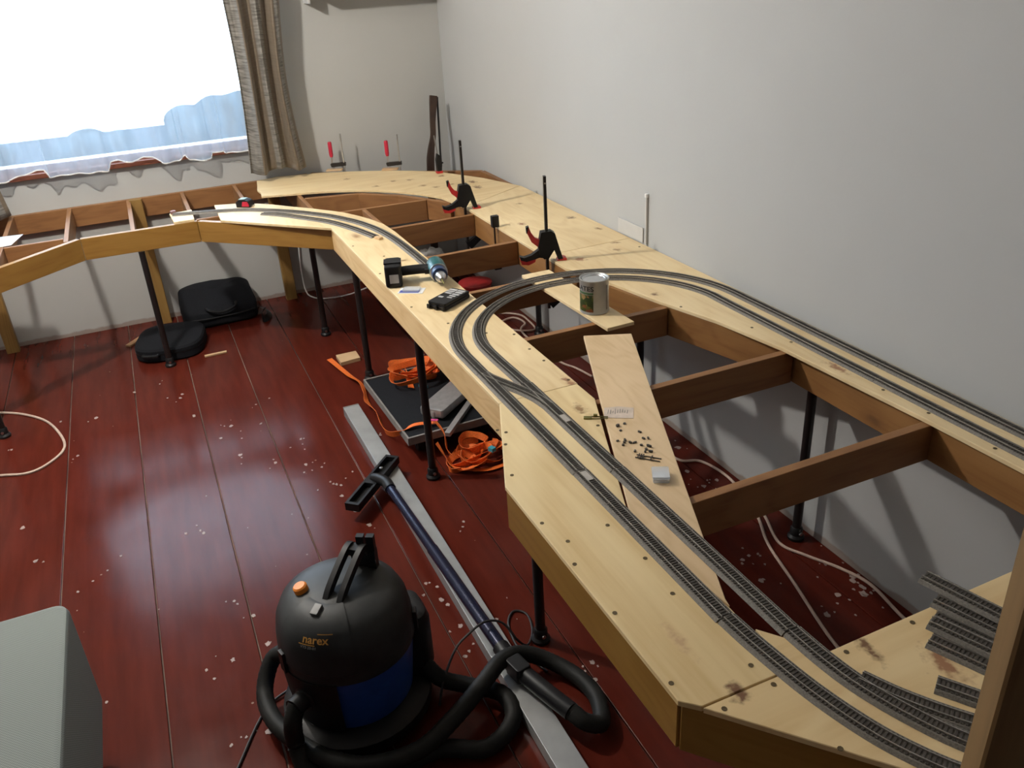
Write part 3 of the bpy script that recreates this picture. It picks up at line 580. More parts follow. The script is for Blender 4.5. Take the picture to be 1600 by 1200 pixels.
# ------------------------------------------------------------------ tracks
TZ = T + 0.0003
def track(label, pts, group='grey model railway track pieces', branch=None, infill=None, z=TZ, name='track_piece', bed=True):
    t = thing(name, label, 'track', (*pts[len(pts) // 2], z), group=group)
    def parts(pl, pre, z=z):
        P = [V((x, y, 0)) for x, y in pl]
        B = [V((p.x, p.y, z)) for p in P]
        MB().sweep(B, [(-0.021, 0), (0.021, 0), (0.0165, 0.0055), (-0.0165, 0.0055)]).build(pre + 'roadbed', M_BED, t, world=True)
        # evenly spaced sleepers
        sl = MB(); acc = 0.0; nxt = 0.003
        for a, b in zip(B[:-1], B[1:]):
            L = (b - a).length; d = (b - a).normalized()
            while nxt <= acc + L:
                c = a + d * (nxt - acc); sl.box(-0.0016, 0.0016, -0.0135, 0.0135, 0.0055, 0.0072, M=Mx.Translation(c) @ RZ(math.atan2(d.y, d.x))); nxt += 0.0068
            acc += L
        sl.build(pre + 'sleepers', M_SLEEP, t, world=True, flat=True)['kind'] = 'stuff'
        for s in (-0.00825, 0.00825):
            MB().sweep(B, [(s - 0.0009, 0.0072), (s + 0.0009, 0.0072), (s + 0.0007, 0.0098), (s - 0.0007, 0.0098)]).build(pre + 'rail', M_RAIL, t, world=True)
    parts(pts, '')
    if branch: parts(branch, 'diverging_', z + 0.0004)
    if infill:
        x, y, a = infill
        MB().box(-0.019, 0.019, -0.0068, 0.0068, 0.0073, 0.0085, M=at(x, y, z, a)).build('infill_plate', plain('pale_infill', (0.42, 0.39, 0.36), 0.6), t, world=True)
    return t
def line(x, y0, y1, n=2): return [(x, y0 + (y1 - y0) * k / (n - 1)) for k in range(n)]
def arc(cx, cy, r, a0, a1, n=28): return [(cx + r * cos(rad(a0 + (a1 - a0) * k / n)), cy + r * sin(rad(a0 + (a1 - a0) * k / n))) for k in range(n + 1)]
def smooth2(p, n=6): return [(q.x, q.y) for q in cr([(a, b, 0) for a, b in p], n)]
CX, CY = 1.222, 2.140
g = 0.0015
track('outer track curving away in the bottom right foreground', smooth2([(0.746, 0.905 - g), (0.751, 0.83), (0.765, 0.715), (0.788, 0.62), (0.815, 0.555), (0.845, 0.505), (0.90, 0.435)]))
track('outer straight track along the front edge of foreground plywood board', line(0.744, 1.43, 0.905), infill=(0.744, 1.405, pi / 2))
track('outer turnout whose branch crosses to the inner track', line(0.743, 2.005, 1.43 + g) , branch=smooth2([(0.7435, 2.00), (0.749, 1.975), (0.762, 1.94), (0.782, 1.89), (0.801, 1.84), (0.814, 1.79), (0.8205, 1.74)]), name='track_turnout')
track('outer curved track, left quarter beside the black bit box', [(0.7425, 2.007), (0.7425, 2.06)] + arc(CX, CY, 0.4795, 180, 92))
track('outer curved track, far quarter behind the paint tin', arc(CX, CY, 0.4795, 92 - 0.2, 6))
track('outer straight track by the right wall, far length', [(1.6989, 2.19)] + line(1.7015, 2.14, 1.51))
track('outer straight track by the right wall, near length', line(1.7015, 1.51 - g, 0.83))
track('inner turnout forking in the bottom right foreground', smooth2([(0.823, 0.83 - g), (0.827, 0.755), (0.838, 0.685), (0.862, 0.61), (0.895, 0.54), (0.955, 0.455)]),
      branch=smooth2([(0.846, 0.70), (0.872, 0.645), (0.91, 0.585), (0.955, 0.53), (1.03, 0.46)]), name='track_turnout')
track('inner straight track crossing the loose plank', line(0.8215, 1.40, 0.83))
track('inner straight track with pale plate, joined by the crossover', line(0.8205, 1.885, 1.40 + g), infill=(0.8205, 1.66, pi / 2))
track('inner curved track, left quarter over the open joists', [(0.8185, 1.885 + g), (0.8145, 2.06)] + arc(CX, CY, 0.4075, 180, 92))
track('inner curved track, far quarter passing behind the paint tin', arc(CX, CY, 0.4075, 92 - 0.2, 4))
track('inner straight track by the right wall, far length', [(1.6285, 2.166)] + line(1.627, 2.10, 1.45))
track('inner straight track by the right wall, near length', line(1.627, 1.45 - g, 0.83))
track('outer curved track on the far left end of pine board', smooth2([(0.095, 4.40), (0.174, 4.375), (0.280, 4.338), (0.380, 4.300), (0.474, 4.235), (0.605, 4.110), (0.700, 3.99), (0.757, 3.905), (0.81, 3.80)]))
track('outer curved track leading up to the cordless drill', smooth2([(0.8115, 3.797), (0.845, 3.715), (0.882, 3.574), (0.906, 3.387), (0.914, 3.141), (0.915, 2.99)]))
track('inner curved track ending beside the drill on pine board', smooth2([(0.484, 4.153), (0.560, 4.07), (0.630, 3.971), (0.729, 3.814), (0.789, 3.664), (0.828, 3.532), (0.845, 3.466)]))
# loose pieces on the corner board
for x, y, a, dz, L, lab in ((1.005, 0.712, -68, 0, 0.20, 'front loose track in the stack, lowest and nearest the camera'), (1.053, 0.748, -72, 0, 0.22, 'loose track lying flat behind the front one of the stack'),
                            (1.100, 0.772, -74, 0, 0.22, 'loose track lying flat at the wall side of the stack'), (1.030, 0.735, -70, 0.0104, 0.20, 'loose track in the second layer with its sleepers showing'),
                            (1.078, 0.770, -73, 0.0104, 0.22, 'loose track in the second layer, wall side'), (1.098, 0.815, -76, 0.0208, 0.24, 'topmost loose track whose end pokes out of the pile'), (0.940, 0.640, -57, 0, 0.15, 'single short loose track lying in front of the stack')):
    a = rad(a)
    track(lab, [(x, y), (x + L / 2 * cos(a), y + L / 2 * sin(a)), (x + L * cos(a), y + L * sin(a))], group='loose track pieces on the corner board', z=TZ + dz)

# near post at the right picture edge
pp = thing('wooden_post', 'brown wooden post standing upright at the right picture edge', 'post', (0.752, 0.395, 0))
MB().rbox(-0.05, 0.05, -0.022, 0.022, 0.0, 2.25, r=0.003, n=1, M=RZ(-0.55)).build('upright', M_NEARPOST, pp)
MB().rbox(-0.055, 0.055, -0.03, 0.03, 2.25, 2.28, r=0.003, n=1, M=RZ(-0.55)).build('cap', M_NEARPOST, pp)

# ------------------------------------------------------------------ clamps
def grip_clamp(label, x, y, a, top=1.03):
    t = thing('grip_clamp', label, 'clamp', (x, y, T), a, 'black and red bar clamps')
    MB().box(-0.005, 0.005, -0.010, 0.010, -0.19, top - T).build('bar', M_BLACKM, t)
    MB().lathe([(0.0001, 0), (0.0032, 0), (0.0032, 0.0008), (0.0001, 0.0008)], 8, M=Mx.Translation((0, -0.0102, top - T - 0.025)) @ RX90).build('end_pin', M_STEEL, t)
    def plate(poly, y0, y1): return MB().prism(poly, y0, y1, M=Mx.Rotation(pi / 2, 4, 'X'))
    plate([(-0.022, 0.115), (0.016, 0.118), (0.030, 0.108), (0.046, 0.05), (0.058, 0.008), (0.040, 0.006), (0.026, 0.045), (0.014, 0.028), (0.004, 0.012), (-0.014, 0.012), (-0.030, 0.03), (-0.034, 0.06)], -0.017, 0.017).build('head', M_BLACK, t)
    plate([(0.036, 0.0006), (0.072, 0.0006), (0.072, 0.008), (0.062, 0.012), (0.040, 0.010)], -0.016, 0.016).build('jaw_pad', M_RED, t)
    h = plate([(-0.030, 0.05), (-0.060, 0.030), (-0.088, 0.022), (-0.105, 0.028), (-0.102, 0.014), (-0.080, 0.006), (-0.030, 0.018), (-0.012, 0.014)], -0.012, 0.012).build('handle', M_BLACK, t)
    plate([(-0.104, 0.014), (-0.080, 0.006), (-0.045, 0.012), (-0.048, 0.002), (-0.072, -0.008), (-0.098, -0.004)], -0.011, 0.011).build('handle_grip', M_RED, h)
    tr = plate([(-0.030, 0.055), (-0.058, 0.080), (-0.072, 0.112), (-0.074, 0.135), (-0.066, 0.138), (-0.058, 0.115), (-0.044, 0.094), (-0.026, 0.085)], -0.009, 0.009).build('trigger', M_RED, t)
    plate([(-0.0745, 0.112), (-0.0765, 0.137), (-0.066, 0.1405), (-0.0715, 0.118)], -0.0095, 0.0095).build('trigger_tip', M_BLACK, tr)
    plate([(-0.010, -0.155), (0.014, -0.190), (0.062, -0.150), (0.062, -0.128), (0.044, -0.126), (0.010, -0.150)], -0.012, 0.012).build('lower_jaw', M_BLACK, t)
    plate([(0.044, -0.1255), (0.066, -0.1275), (0.066, -0.118), (0.044, -0.116)], -0.013, 0.013).build('lower_pad', M_RED, t)
    return t
grip_clamp('black bar clamp with red trigger, farther from the paint tin', 1.328, 3.66, -0.18, 1.020)
grip_clamp('black bar clamp with red trigger, close to the paint tin', 1.325, 2.79, -0.30, 1.028)
def f_clamp(label, x, y, a, top):
    t = thing('screw_clamp', label, 'clamp', (x, y, T + 0.0008), a, 'small screw clamps with red handles')
    MB().box(-0.003, 0.003, -0.006, 0.006, -0.07, top - T).build('bar', M_STEEL, t)
    MB().prism([(-0.075, 0.022), (-0.070, 0.016), (0.010, 0.022), (0.010, 0.040), (-0.070, 0.038), (-0.077, 0.034)], -0.008, 0.008, M=Mx.Rotation(pi / 2, 4, 'X')).build('sliding_arm', M_BLACKM, t)
    MB().tube([(-0.066, 0, 0.006), (-0.066, 0, 0.085)], 0.004, 8).build('spindle', M_STEEL, t)
    MB().lathe([(0.0001, 0.072), (0.008, 0.072), (0.0115, 0.085), (0.0115, 0.150), (0.009, 0.156), (0.0001, 0.156)], 10, M=Mx.Translation((-0.066, 0, 0))).build('handle', M_REDH, t)
    MB().lathe([(0.0001, 0.0), (0.008, 0.0), (0.008, 0.006), (0.0001, 0.006)], 10, M=Mx.Translation((-0.066, 0, 0.0085))).build('pressure_pad', M_STEEL, t)
    return t
for lab, lab2, x, y, top in (('small screw clamp with red handle, nearer the curtain', 'thin wood pad under the clamp nearer the curtain', 1.060, 4.862, 0.905), ('small screw clamp with red handle, nearer the room corner', 'thin wood pad under the clamp nearer the corner', 1.334, 4.680, 0.893)):
    f_clamp(lab, x, y, -0.45, top)
    tag(MB().rbox(-0.055, 0.035, -0.022, 0.022, 0.0002, 0.008, r=0.002, n=1, M=at(x - 0.048, y + 0.005, T, -0.45)).build('clamp_pad', M_CHIP), lab2, 'wood block', 'wood pads under the screw clamps')
t = thing('ratchet_clamp', 'slim dark grip clamp with red pad at the room corner', 'clamp', (1.478, 4.435, T + 0.001))
MB().prism([(-0.012, 0.012), (0.012, 0.012), (0.017, 0.05), (0.012, 0.09), (-0.004, 0.105), (-0.014, 0.07)], -0.012, 0.012, M=Mx.Rotation(pi / 2, 4, 'X')).build('body', M_BLACK, t)
MB().tube([(0.0, 0, 0.09), (-0.012, 0, 0.20)], 0.0035, 8).build('bar', M_GREYP, t)
MB().box(-0.016, 0.016, -0.014, 0.014, 0.0, 0.0115).build('pad', M_RED, t)
MB().box(0.014, 0.026, -0.004, 0.004, 0.048, 0.056).build('trigger', M_BLACK, t)
t = thing('edge_clamp', 'small black clamp head gripping the board edge between the two bar clamps', 'clamp', (1.331, 3.315, T))
MB().rbox(-0.014, 0.018, -0.012, 0.012, 0.0006, 0.05, r=0.003, n=2).build('head', M_BLACK, t)
MB().tube([(-0.002, 0, 0.001), (-0.002, 0, -0.17)], 0.004, 8).build('rod', M_BLACKM, t)
MB().rbox(-0.014, 0.018, -0.010, 0.010, -0.19, -0.165, r=0.003, n=2).build('lower_head', M_BLACK, t)

# ------------------------------------------------------------------ things on the bench
# paint tin
t = thing('paint_tin', 'pale paint tin with green picture label on the short plank', 'paint tin', (1.236, 2.262, T + 0.0004))
R, H = 0.0465, 0.112
MB().lathe([(0.0001, 0.002), (R - 0.003, 0.002), (R - 0.001, 0.0), (R + 0.001, 0.0025), (R, 0.005), (R, H - 0.008), (R + 0.0012, H - 0.005), (R + 0.0012, H), (R - 0.001, H + 0.001), (R - 0.005, H - 0.002), (R - 0.007, H - 0.006), (0.0001, H - 0.006)], 40).build('can', M_TIN, t)
MB().lathe([(R - 0.0075, H - 0.0058), (R - 0.008, H - 0.002), (R - 0.012, H - 0.0025), (R - 0.014, H - 0.005), (0.012, H - 0.0045), (0.0001, H - 0.0045)], 36).build('lid', M_LID, t)
va = math.degrees(math.atan2(-2.262, -1.236))       # towards the camera
MB().lathe([(R + 0.0003, 0.010), (R + 0.0006, 0.011), (R + 0.0006, 0.066), (R + 0.0003, 0.067)], 12, a0=va - 78, a1=va - 4).build('picture_label', M_PICT, t)
MB().lathe([(R + 0.0003, 0.069), (R + 0.0006, 0.0695), (R + 0.0006, 0.075), (R + 0.0003, 0.0755)], 12, a0=va - 78, a1=va - 4).build('green_band', plain('green_band_print', (0.06, 0.12, 0.05), 0.4), t)
vs, fs = text_geo('LATES', 0.021)
u0 = rad(va - 42)
MB().add([((R + 0.0007) * cos(u0 + x / R * 1.15), (R + 0.0007) * sin(u0 + x / R * 1.15), 0.081 + y) for x, y, z in vs], fs).build('lettering', M_INK, t)
MB().lathe([(R + 0.0003, 0.012), (R + 0.0006, 0.0125), (R + 0.0006, 0.094), (R + 0.0003, 0.0945)], 4, a0=va + 52, a1=va + 62).build('side_stripe', M_GREYP, t)

# cordless drill lying on its side
t = thing('cordless_drill', 'teal and black cordless drill lying on the pine board', 'drill', (0.750, 2.875, T + 0.0005), rad(-17))
hb = MB().rbox(-0.030, 0.030, -0.062, 0.050, 0.0, 0.080, r=0.012, n=4, rz=0.008).build('battery', M_BLACK, t)
MB().rbox(-0.014, 0.018, -0.0640, -0.0610, 0.018, 0.050, r=0.0012, n=2, rz=0.0012).build('battery_label', plain('pale_sticker', (0.45, 0.44, 0.45), 0.5), hb)
MB().box(-0.031, 0.031, -0.03, 0.02, 0.079, 0.084).build('battery_clip', M_BLACK, hb)
sec = [(0.021 * cos(2 * pi * k / 12), 0.017 * sin(2 * pi * k / 12)) for k in range(12)]
MB().sweep(cr([(0.024, 0.0, 0.040), (0.06, 0.004, 0.040), (0.10, 0.006, 0.040), (0.132, 0.0, 0.040)], 4), sec).build('handle', M_BLACK, t)
MB().box(0.112, 0.128, -0.034, -0.016, 0.032, 0.048).build('trigger', M_BLACK, t)
ax = Mx.Translation((0.150, 0.055, 0.040)) @ RZ(rad(6)) @ RX90        # barrel axis runs towards -y of the drill
MB().lathe([(0.0001, -0.002), (0.022, 0.0), (0.031, 0.010), (0.034, 0.03), (0.034, 0.075), (0.031, 0.095), (0.030, 0.100)], 24, M=ax).build('motor_housing', M_TEAL, t)
MB().lathe([(0.030, 0.1002), (0.033, 0.103), (0.033, 0.108), (0.028, 0.110)], 24, M=ax).build('silver_ring', M_STEEL, t)
MB().lathe([(0.028, 0.110), (0.029, 0.116), (0.027, 0.140), (0.0001, 0.140)], 24, M=ax).build('torque_collar', M_DBLUE, t)
MB().lathe([(0.019, 0.140), (0.020, 0.160), (0.017, 0.172), (0.008, 0.186), (0.0001, 0.186)], 18, M=ax).build('chuck', M_STEEL, t)
MB().lathe([(0.003, 0.186), (0.003, 0.222), (0.0001, 0.228)], 8, M=ax).build('bit', M_BRASS, t)

# blister card, bit box
t = thing('blister_card', 'blue and white blister card lying beside the drill', 'package', (0.776, 2.757, T + 0.0005), rad(-32))
MB().box(-0.045, 0.045, -0.028, 0.028, 0, 0.001).build('card', M_PAPER, t)
MB().box(-0.040, 0.030, -0.022, 0.002, 0.0011, 0.0016).build('blue_print', M_BLUEPR, t)
MB().rbox(-0.030, 0.030, -0.018, 0.022, 0.0017, 0.010, r=0.005, n=3).build('blister', M_CLEAR, t)
t = thing('bit_box', 'black hinged bit box with white lettering blocks by the curved tracks', 'bit box', (0.852, 2.578, T + 0.0005), rad(33))
MB().rbox(-0.070, 0.070, -0.038, 0.038, 0.0, 0.013, r=0.005, n=3).build('tray', M_BLACK, t)
MB().rbox(-0.069, 0.069, -0.037, 0.037, 0.0135, 0.025, r=0.005, n=3).build('cover', M_BLACK, t)
for i, (x, y, w, d) in enumerate(((0.052, 0.018, 0.012, 0.03), (0.036, 0.018, 0.010, 0.03), (0.020, 0.016, 0.012, 0.026), (0.052, -0.016, 0.010, 0.03), (0.036, -0.016, 0.012, 0.028), (0.018, -0.016, 0.010, 0.028), (0.002, -0.014, 0.010, 0.024), (-0.014, -0.014, 0.008, 0.02), (-0.020, 0.018, 0.012, 0.018))):
    MB().box(x - w / 2, x + w / 2, y - d / 2, y + d / 2, 0.0252, 0.0258).build('white_print', plain('white_print', (0.5, 0.5, 0.5), 0.5) if i == 0 else MATS['white_print'], t)
for y in (-0.030, 0.0, 0.030): MB().rbox(-0.078, -0.0705, y - 0.006, y + 0.006, 0.002, 0.016, r=0.002, n=2).build('hinge_lug', M_BLACK, t)

# tape measure
t = thing('tape_measure', 'red and black tape measure at the back edge of the pine board', 'tape measure', (0.432, 4.355, T + 0.0005), rad(-38))
side = [(-0.036, 0.0), (0.038, 0.0), (0.038, 0.014), (0.032, 0.030), (0.014, 0.038), (-0.018, 0.037), (-0.036, 0.024)]
MB().prism(side, -0.022, 0.022, M=Mx.Rotation(pi / 2, 4, 'X')).build('case', M_BLACK, t)
MB().prism([(-0.004, 0.006), (0.035, 0.006), (0.035, 0.014), (0.028, 0.029), (0.002, 0.028)], 0.0221, 0.0255, M=Mx.Rotation(pi / 2, 4, 'X')).build('side_plate', M_REDH, t)
MB().prism([(-0.024, 0.0365), (0.010, 0.0385), (0.012, 0.041), (-0.020, 0.040)], -0.017, 0.017, M=Mx.Rotation(pi / 2, 4, 'X')).build('top_print', plain('pale_teal', (0.35, 0.5, 0.48), 0.5), t)
MB().box(0.0362, 0.046, -0.008, 0.008, 0.0, 0.008).build('tape_hook', M_STEEL, t)

tag(MB().add([(0, 0, 0), (0.15, -0.03, 0.002), (0.11, -0.20, 0.001), (-0.10, -0.22, 0.0), (-0.12, -0.02, 0)], [(4, 3, 2, 1, 0)]).build('paper_sheet', M_PAPER, origin=(0, 0, 0)), 'white paper sheet on the left bench wing at picture edge', 'paper')
ps = bpy.data.objects['paper_sheet']; ps.location = (-0.72, 4.545, FT + 0.001)
sol = ps.modifiers.new('sheet', 'SOLIDIFY'); sol.thickness = 0.0006; sol.offset = 1
# small pinkish sleeper bits and a buffer end
tag(MB().rbox(-0.018, 0.018, -0.010, 0.010, 0, 0.010, r=0.002, n=1, M=at(0.850, 3.435, TZ, -1.2)).build('track_end_block', M_CHIP), 'tiny pale block at the end of the inner far track', 'wood block')
tag(MB().rbox(-0.012, 0.012, -0.010, 0.010, 0, 0.016, r=0.003, n=2, M=at(0.098, 4.425, TZ, 0.3)).build('track_end_clip', plain('rosy_brown_plastic', (0.28, 0.14, 0.12), 0.5)), 'tiny brown block at the far left track end', 'wood block')

# things on the loose plank
zt = T + 0.0004
t = thing('scribbled_label', 'torn white label with faint pencil scribbles on the loose plank', 'label', (0.958, 1.632, zt), rad(-28))
MB().prism([(-0.038, -0.028), (0.034, -0.032), (0.038, 0.022), (0.0, 0.030), (-0.036, 0.024)], 0, 0.0006).build('sheet', plain('semi_white_sticker', (0.62, 0.52, 0.44), 0.7), t)
mb = MB()
for k in range(9): mb.tube([(-0.028 + k * 0.006, -0.004 + random.uniform(-.006, .006), 0.0009), (-0.026 + k * 0.006, 0.012 + random.uniform(-.006, .006), 0.0009)], 0.0006, 4)
mb.build('pencil_marks', M_GREYP, t)['kind'] = 'stuff'
t = thing('wire_clip', 'small olive metal wire clip lying on plank edge', 'clip', (0.893, 1.634, zt), rad(-30))
MB().tube(cr([(0.030, 0.004, 0.002), (-0.008, 0.006, 0.002), (-0.012, 0.0, 0.002), (-0.008, -0.006, 0.002), (0.030, -0.003, 0.002)], 4), 0.0013, 6).build('loop', M_BRASS, t)
MB().box(-0.030, -0.010, -0.006, 0.006, 0.0, 0.003).build('plate', M_BRASS, t)
MB().box(-0.006, 0.004, 0.006, 0.012, 0.0, 0.006).build('tab', M_BRASS, t)
t = thing('clear_box', 'little clear plastic box with lid on the loose plank', 'box', (0.886, 1.330, zt), rad(-28))
MB().rbox(-0.018, 0.018, -0.022, 0.022, 0.0, 0.010, r=0.003, n=2).build('tray', M_CLEAR, t)
MB().rbox(-0.019, 0.019, -0.023, 0.023, 0.0102, 0.016, r=0.003, n=2).build('lid', M_CLEAR, t)
MB().box(-0.014, 0.014, -0.016, 0.010, 0.0104, 0.0112).build('paper_inlay', M_PAPER, t)
bits = [(0.920, 1.573), (0.915, 1.551), (0.940, 1.575), (0.884, 1.512), (0.893, 1.497), (0.900, 1.505), (0.885, 1.488), (0.905, 1.49), (0.915, 1.486), (0.922, 1.468), (0.922, 1.447), (0.934, 1.455), (0.942, 1.492), (0.952, 1.486), (0.914, 1.438), (0.925, 1.432), (0.895, 1.452), (0.95, 1.522)]
wh = ['nearest the scribbled label', 'just below the label', 'right of the label']
for i, (x, y) in enumerate(bits):
    a = random.uniform(0, 3); L = random.uniform(0.003, 0.0065); w = random.uniform(0.002, 0.0035)
    p = [(-L, -w), (L * 0.6, -w), (L, 0), (L * 0.5, w), (-L * 0.8, w * 0.7)]
    tag(MB().prism(p, 0, random.uniform(0.002, 0.005), M=at(x, y, zt, a)).build('plastic_offcut', M_SLEEP), 'tiny dark plastic offcut among the scraps on the loose plank', 'offcut', 'dark offcuts on the loose plank')
t = thing('sleeper_offcut', 'dark ladder-like strip of cut track sleepers on the loose plank', 'offcut', (0.905, 1.412, zt), rad(-48))
for y in (-0.006, 0.006): MB().box(-0.028, 0.030, y - 0.001, y + 0.001, 0, 0.002).build('strip', M_SLEEP, t)
for x in (-0.022, -0.017, -0.012, 0.008): MB().box(x - 0.0013, x + 0.0013, -0.010, 0.010, 0.0021, 0.0038).build('sleeper', M_SLEEP, t)

# right wall fittings
t = thing('wall_conduit', 'thin white vertical cable conduit on the right wall', 'conduit', (XR, 2.740, 0.712))
MB().rbox(-0.010, -0.0002, -0.0055, 0.0055, 0.0, 0.185, r=0.003, n=2).build('channel', M_AC, t)
MB().rbox(-0.012, -0.0002, -0.007, 0.007, 0.1855, 0.2, r=0.003, n=2).build('end_cap', M_WHITE, t)
tag(MB().rbox(XR - 0.006, XR - 0.0003, 2.765, 2.955, 0.713, 0.772, r=0.003, n=2).build('wall_plate', M_AC), 'flat white plate on the right wall beside the conduit', 'wall plate')

# dark rifle-like stock leaning in the corner
t = thing('leaning_stock', 'dark brown curved wooden stock leaning upright in the room corner', 'wooden stock', (1.57, 4.78, 0.0))
sec = [(-0.02, -0.012), (0.02, -0.012), (0.024, 0), (0.02, 0.012), (-0.02, 0.012), (-0.024, 0)]
pts = cr([(-0.06, 0.0, 0.012), (-0.045, 0.0, 0.35), (-0.028, 0.0, 0.66), (-0.012, 0.01, 0.76), (0.012, 0.02, 0.84), (0.025, 0.04, 0.92), (0.052, 0.07, 1.05)], 6)
MB().sweep(pts, sec, up=V((0, 1, 0)), scale=[1.0 - 0.28 * sin(pi * min(1, max(0, (p.z - 0.72) / 0.3))) for p in pts]).build('stock', M_DARKWOOD, t)
MB().tube([(0.078, 0.08, 1.04), (0.050, 0.03, 0.74), (0.045, 0.02, 0.66)], 0.006, 8).build('barrel', M_BLACKM, t)

# ------------------------------------------------------------------ floor things
# aluminium straightedge
t = thing('aluminium_profile', 'long grey aluminium box profile lying on the red floor', 'metal bar', (0.6, 2.2, 0.0))
b0, b1 = V((0.606, 3.29)), V((0.598, 1.02))
MB().rbox(-1.135, 1.135, -0.034, 0.034, 0.0012, 0.044, r=0.003, n=2).build('profile', M_ALU, t)
for x in (-1.139, 1.139): MB().rbox(x - 0.004, x + 0.004, -0.0345, 0.0345, 0.001, 0.0445, r=0.003, n=2).build('end_cap', M_GREYP, t)
t.location = (0.602, 2.155, 0); t.rotation_euler = (0, 0, pi / 2 + 0.003)

# vacuum cleaner
VX, VY = 0.21, 1.69
t = thing('vacuum_cleaner', 'black and blue workshop vacuum cleaner with coiled hose and navy wand', 'vacuum cleaner', (VX, VY, 0))
MB().lathe([(0.0001, 0.025), (0.185, 0.025), (0.192, 0.035), (0.190, 0.060), (0.160, 0.075), (0.0001, 0.075)], 36).build('base', M_BLACK, t)
for a in (35, 145, 215, 325):
    c = (0.165 * cos(rad(a)), 0.165 * sin(rad(a)), 0.018)
    MB().lathe([(0.0001, -0.011), (0.017, -0.011), (0.018, -0.006), (0.018, 0.006), (0.017, 0.011), (0.0001, 0.011)], 14, M=Mx.Translation(c) @ RZ(rad(a + 30)) @ RX90).build('caster', M_BLACK, t)
MB().lathe([(0.140, 0.076), (0.146, 0.085), (0.162, 0.236), (0.162, 0.2375)], 40).build('tank', M_BLUE, t)
hd = MB().lathe([(0.156, 0.238), (0.166, 0.242), (0.1685, 0.250), (0.1685, 0.280), (0.166, 0.315), (0.160, 0.350), (0.146, 0.380), (0.122, 0.398), (0.085, 0.409), (0.045, 0.4135), (0.0001, 0.415)], 48).build('head', M_HEAD, t)
# front shell reaching down over the tank, with the hose inlet
MB().lathe([(0.152, 0.09), (0.158, 0.085), (0.166, 0.16), (0.1705, 0.232), (0.1708, 0.246), (0.160, 0.246)], 12, a0=-175, a1=-113).build('front_shell', M_BLACK, t)
MB().lathe([(0.1687, 0.272), (0.1712, 0.276), (0.1688, 0.316), (0.1628, 0.3525), (0.1482, 0.3835), (0.123, 0.4025), (0.085, 0.4135), (0.075, 0.413)], 16, a0=-165, a1=-95).build('control_panel', M_HEAD, hd)
def on_head(ang, z, r, tilt):     # frame on the casing: x = along, y = up the slope, z = outwards
    a = rad(ang); return Mx.Translation((r * cos(a), r * sin(a), z)) @ RZ(a + pi / 2) @ Mx.Rotation(pi / 2 - tilt, 4, 'X')
def wrap_text(s, size, ang, z, r, mat, name, wide=1.0):
    vs, fs = text_geo(s, size)
    MB().add([((r - 0.52 * y) * cos(rad(ang) + x * wide / r), (r - 0.52 * y) * sin(rad(ang) + x * wide / r), z + 0.855 * y) for x, y, zz in vs], fs).build(name, mat, hd)
wrap_text('narex', 0.027, -126, 0.3655, 0.1590, M_GOLD, 'brand_lettering', 1.05)
wrap_text('VYS 20-01', 0.0085, -132, 0.3525, 0.1640, M_GREYPR, 'model_lettering', 1.15)
def bar_on(a0, a1, z, r):
    n = 6; mb = MB(); vs = []
    for k in range(n + 1):
        a = rad(a0 + (a1 - a0) * k / n)
        vs += [(r * cos(a), r * sin(a), z), ((r - 0.0011) * cos(a), (r - 0.0011) * sin(a), z + 0.0018)]
    mb.add(vs, [(2 * k, 2 * k + 2, 2 * k + 3, 2 * k + 1) for k in range(n)]).build('logo_bar', M_GOLD, hd)
bar_on(-124, -110, 0.3845, 0.1482); bar_on(-141, -126, 0.3605, 0.1612)
MB().rbox(-0.010, 0.010, -0.015, 0.015, 0, 0.010, r=0.003, n=2, M=on_head(-134, 0.4075, 0.098, 1.30)).build('switch', plain('grey_switch', (0.09, 0.09, 0.09), 0.4), hd)
MB().lathe([(0.0001, 0), (0.0175, 0), (0.0175, 0.014), (0.014, 0.018), (0.0001, 0.018)], 20, M=on_head(166, 0.406, 0.088, 1.35)).build('orange_knob', M_ORANGE, hd)
for a in (-164, -18): MB().rbox(-0.012, 0.012, -0.03, 0.03, -0.002, 0.008, r=0.003, n=2, M=on_head(a, 0.275, 0.169, 0)).build('latch', M_BLACK, hd)
hsec = [(-0.007, -0.010), (0.007, -0.010), (0.007, 0.010), (-0.007, 0.010)]
ha = rad(46); hx, hy = cos(ha), sin(ha); px_, py_ = -hy, hx
arch = MB()
for s_ in (-0.019, 0.019):
    arch.sweep(cr([(px_ * s_ + d * hx + 0.014, py_ * s_ + d * hy - 0.012, z) for d, z in ((-0.058, 0.402), (-0.035, 0.424), (0.02, 0.455), (0.062, 0.472), (0.082, 0.462), (0.090, 0.425), (0.092, 0.392))], 5), hsec)
arch.box(-0.014, 0.014, -0.0145, 0.0145, 0.457, 0.476, M=Mx.Translation((0.066 * hx + 0.014, 0.066 * hy - 0.012, 0)) @ RZ(ha))
arch.build('carry_handle', M_BLACK, hd)
hk = Mx.Translation((0.088, 0.040, 0)) @ RZ(rad(60))
MB().box(-0.012, 0.012, -0.022, 0.022, 0.385, 0.455, M=hk).box(-0.008, 0.008, -0.022, -0.003, 0.455, 0.497, M=hk).box(-0.008, 0.008, 0.003, 0.022, 0.455, 0.497, M=hk).build('wand_clip', M_BLACK, hd)
MB().lathe([(0.030, 0.0), (0.030, 0.012), (0.024, 0.016), (0.024, 0.05), (0.0001, 0.05)], 18, M=on_head(-146, 0.185, 0.155, 0.0)).build('hose_inlet', M_BLACK, t)
# rear accessory holder at the right
MB().rbox(0.115, 0.212, -0.045, 0.10, 0.062, 0.262, r=0.045, n=6, rz=0.03).build('accessory_holder', M_BLACK, t)
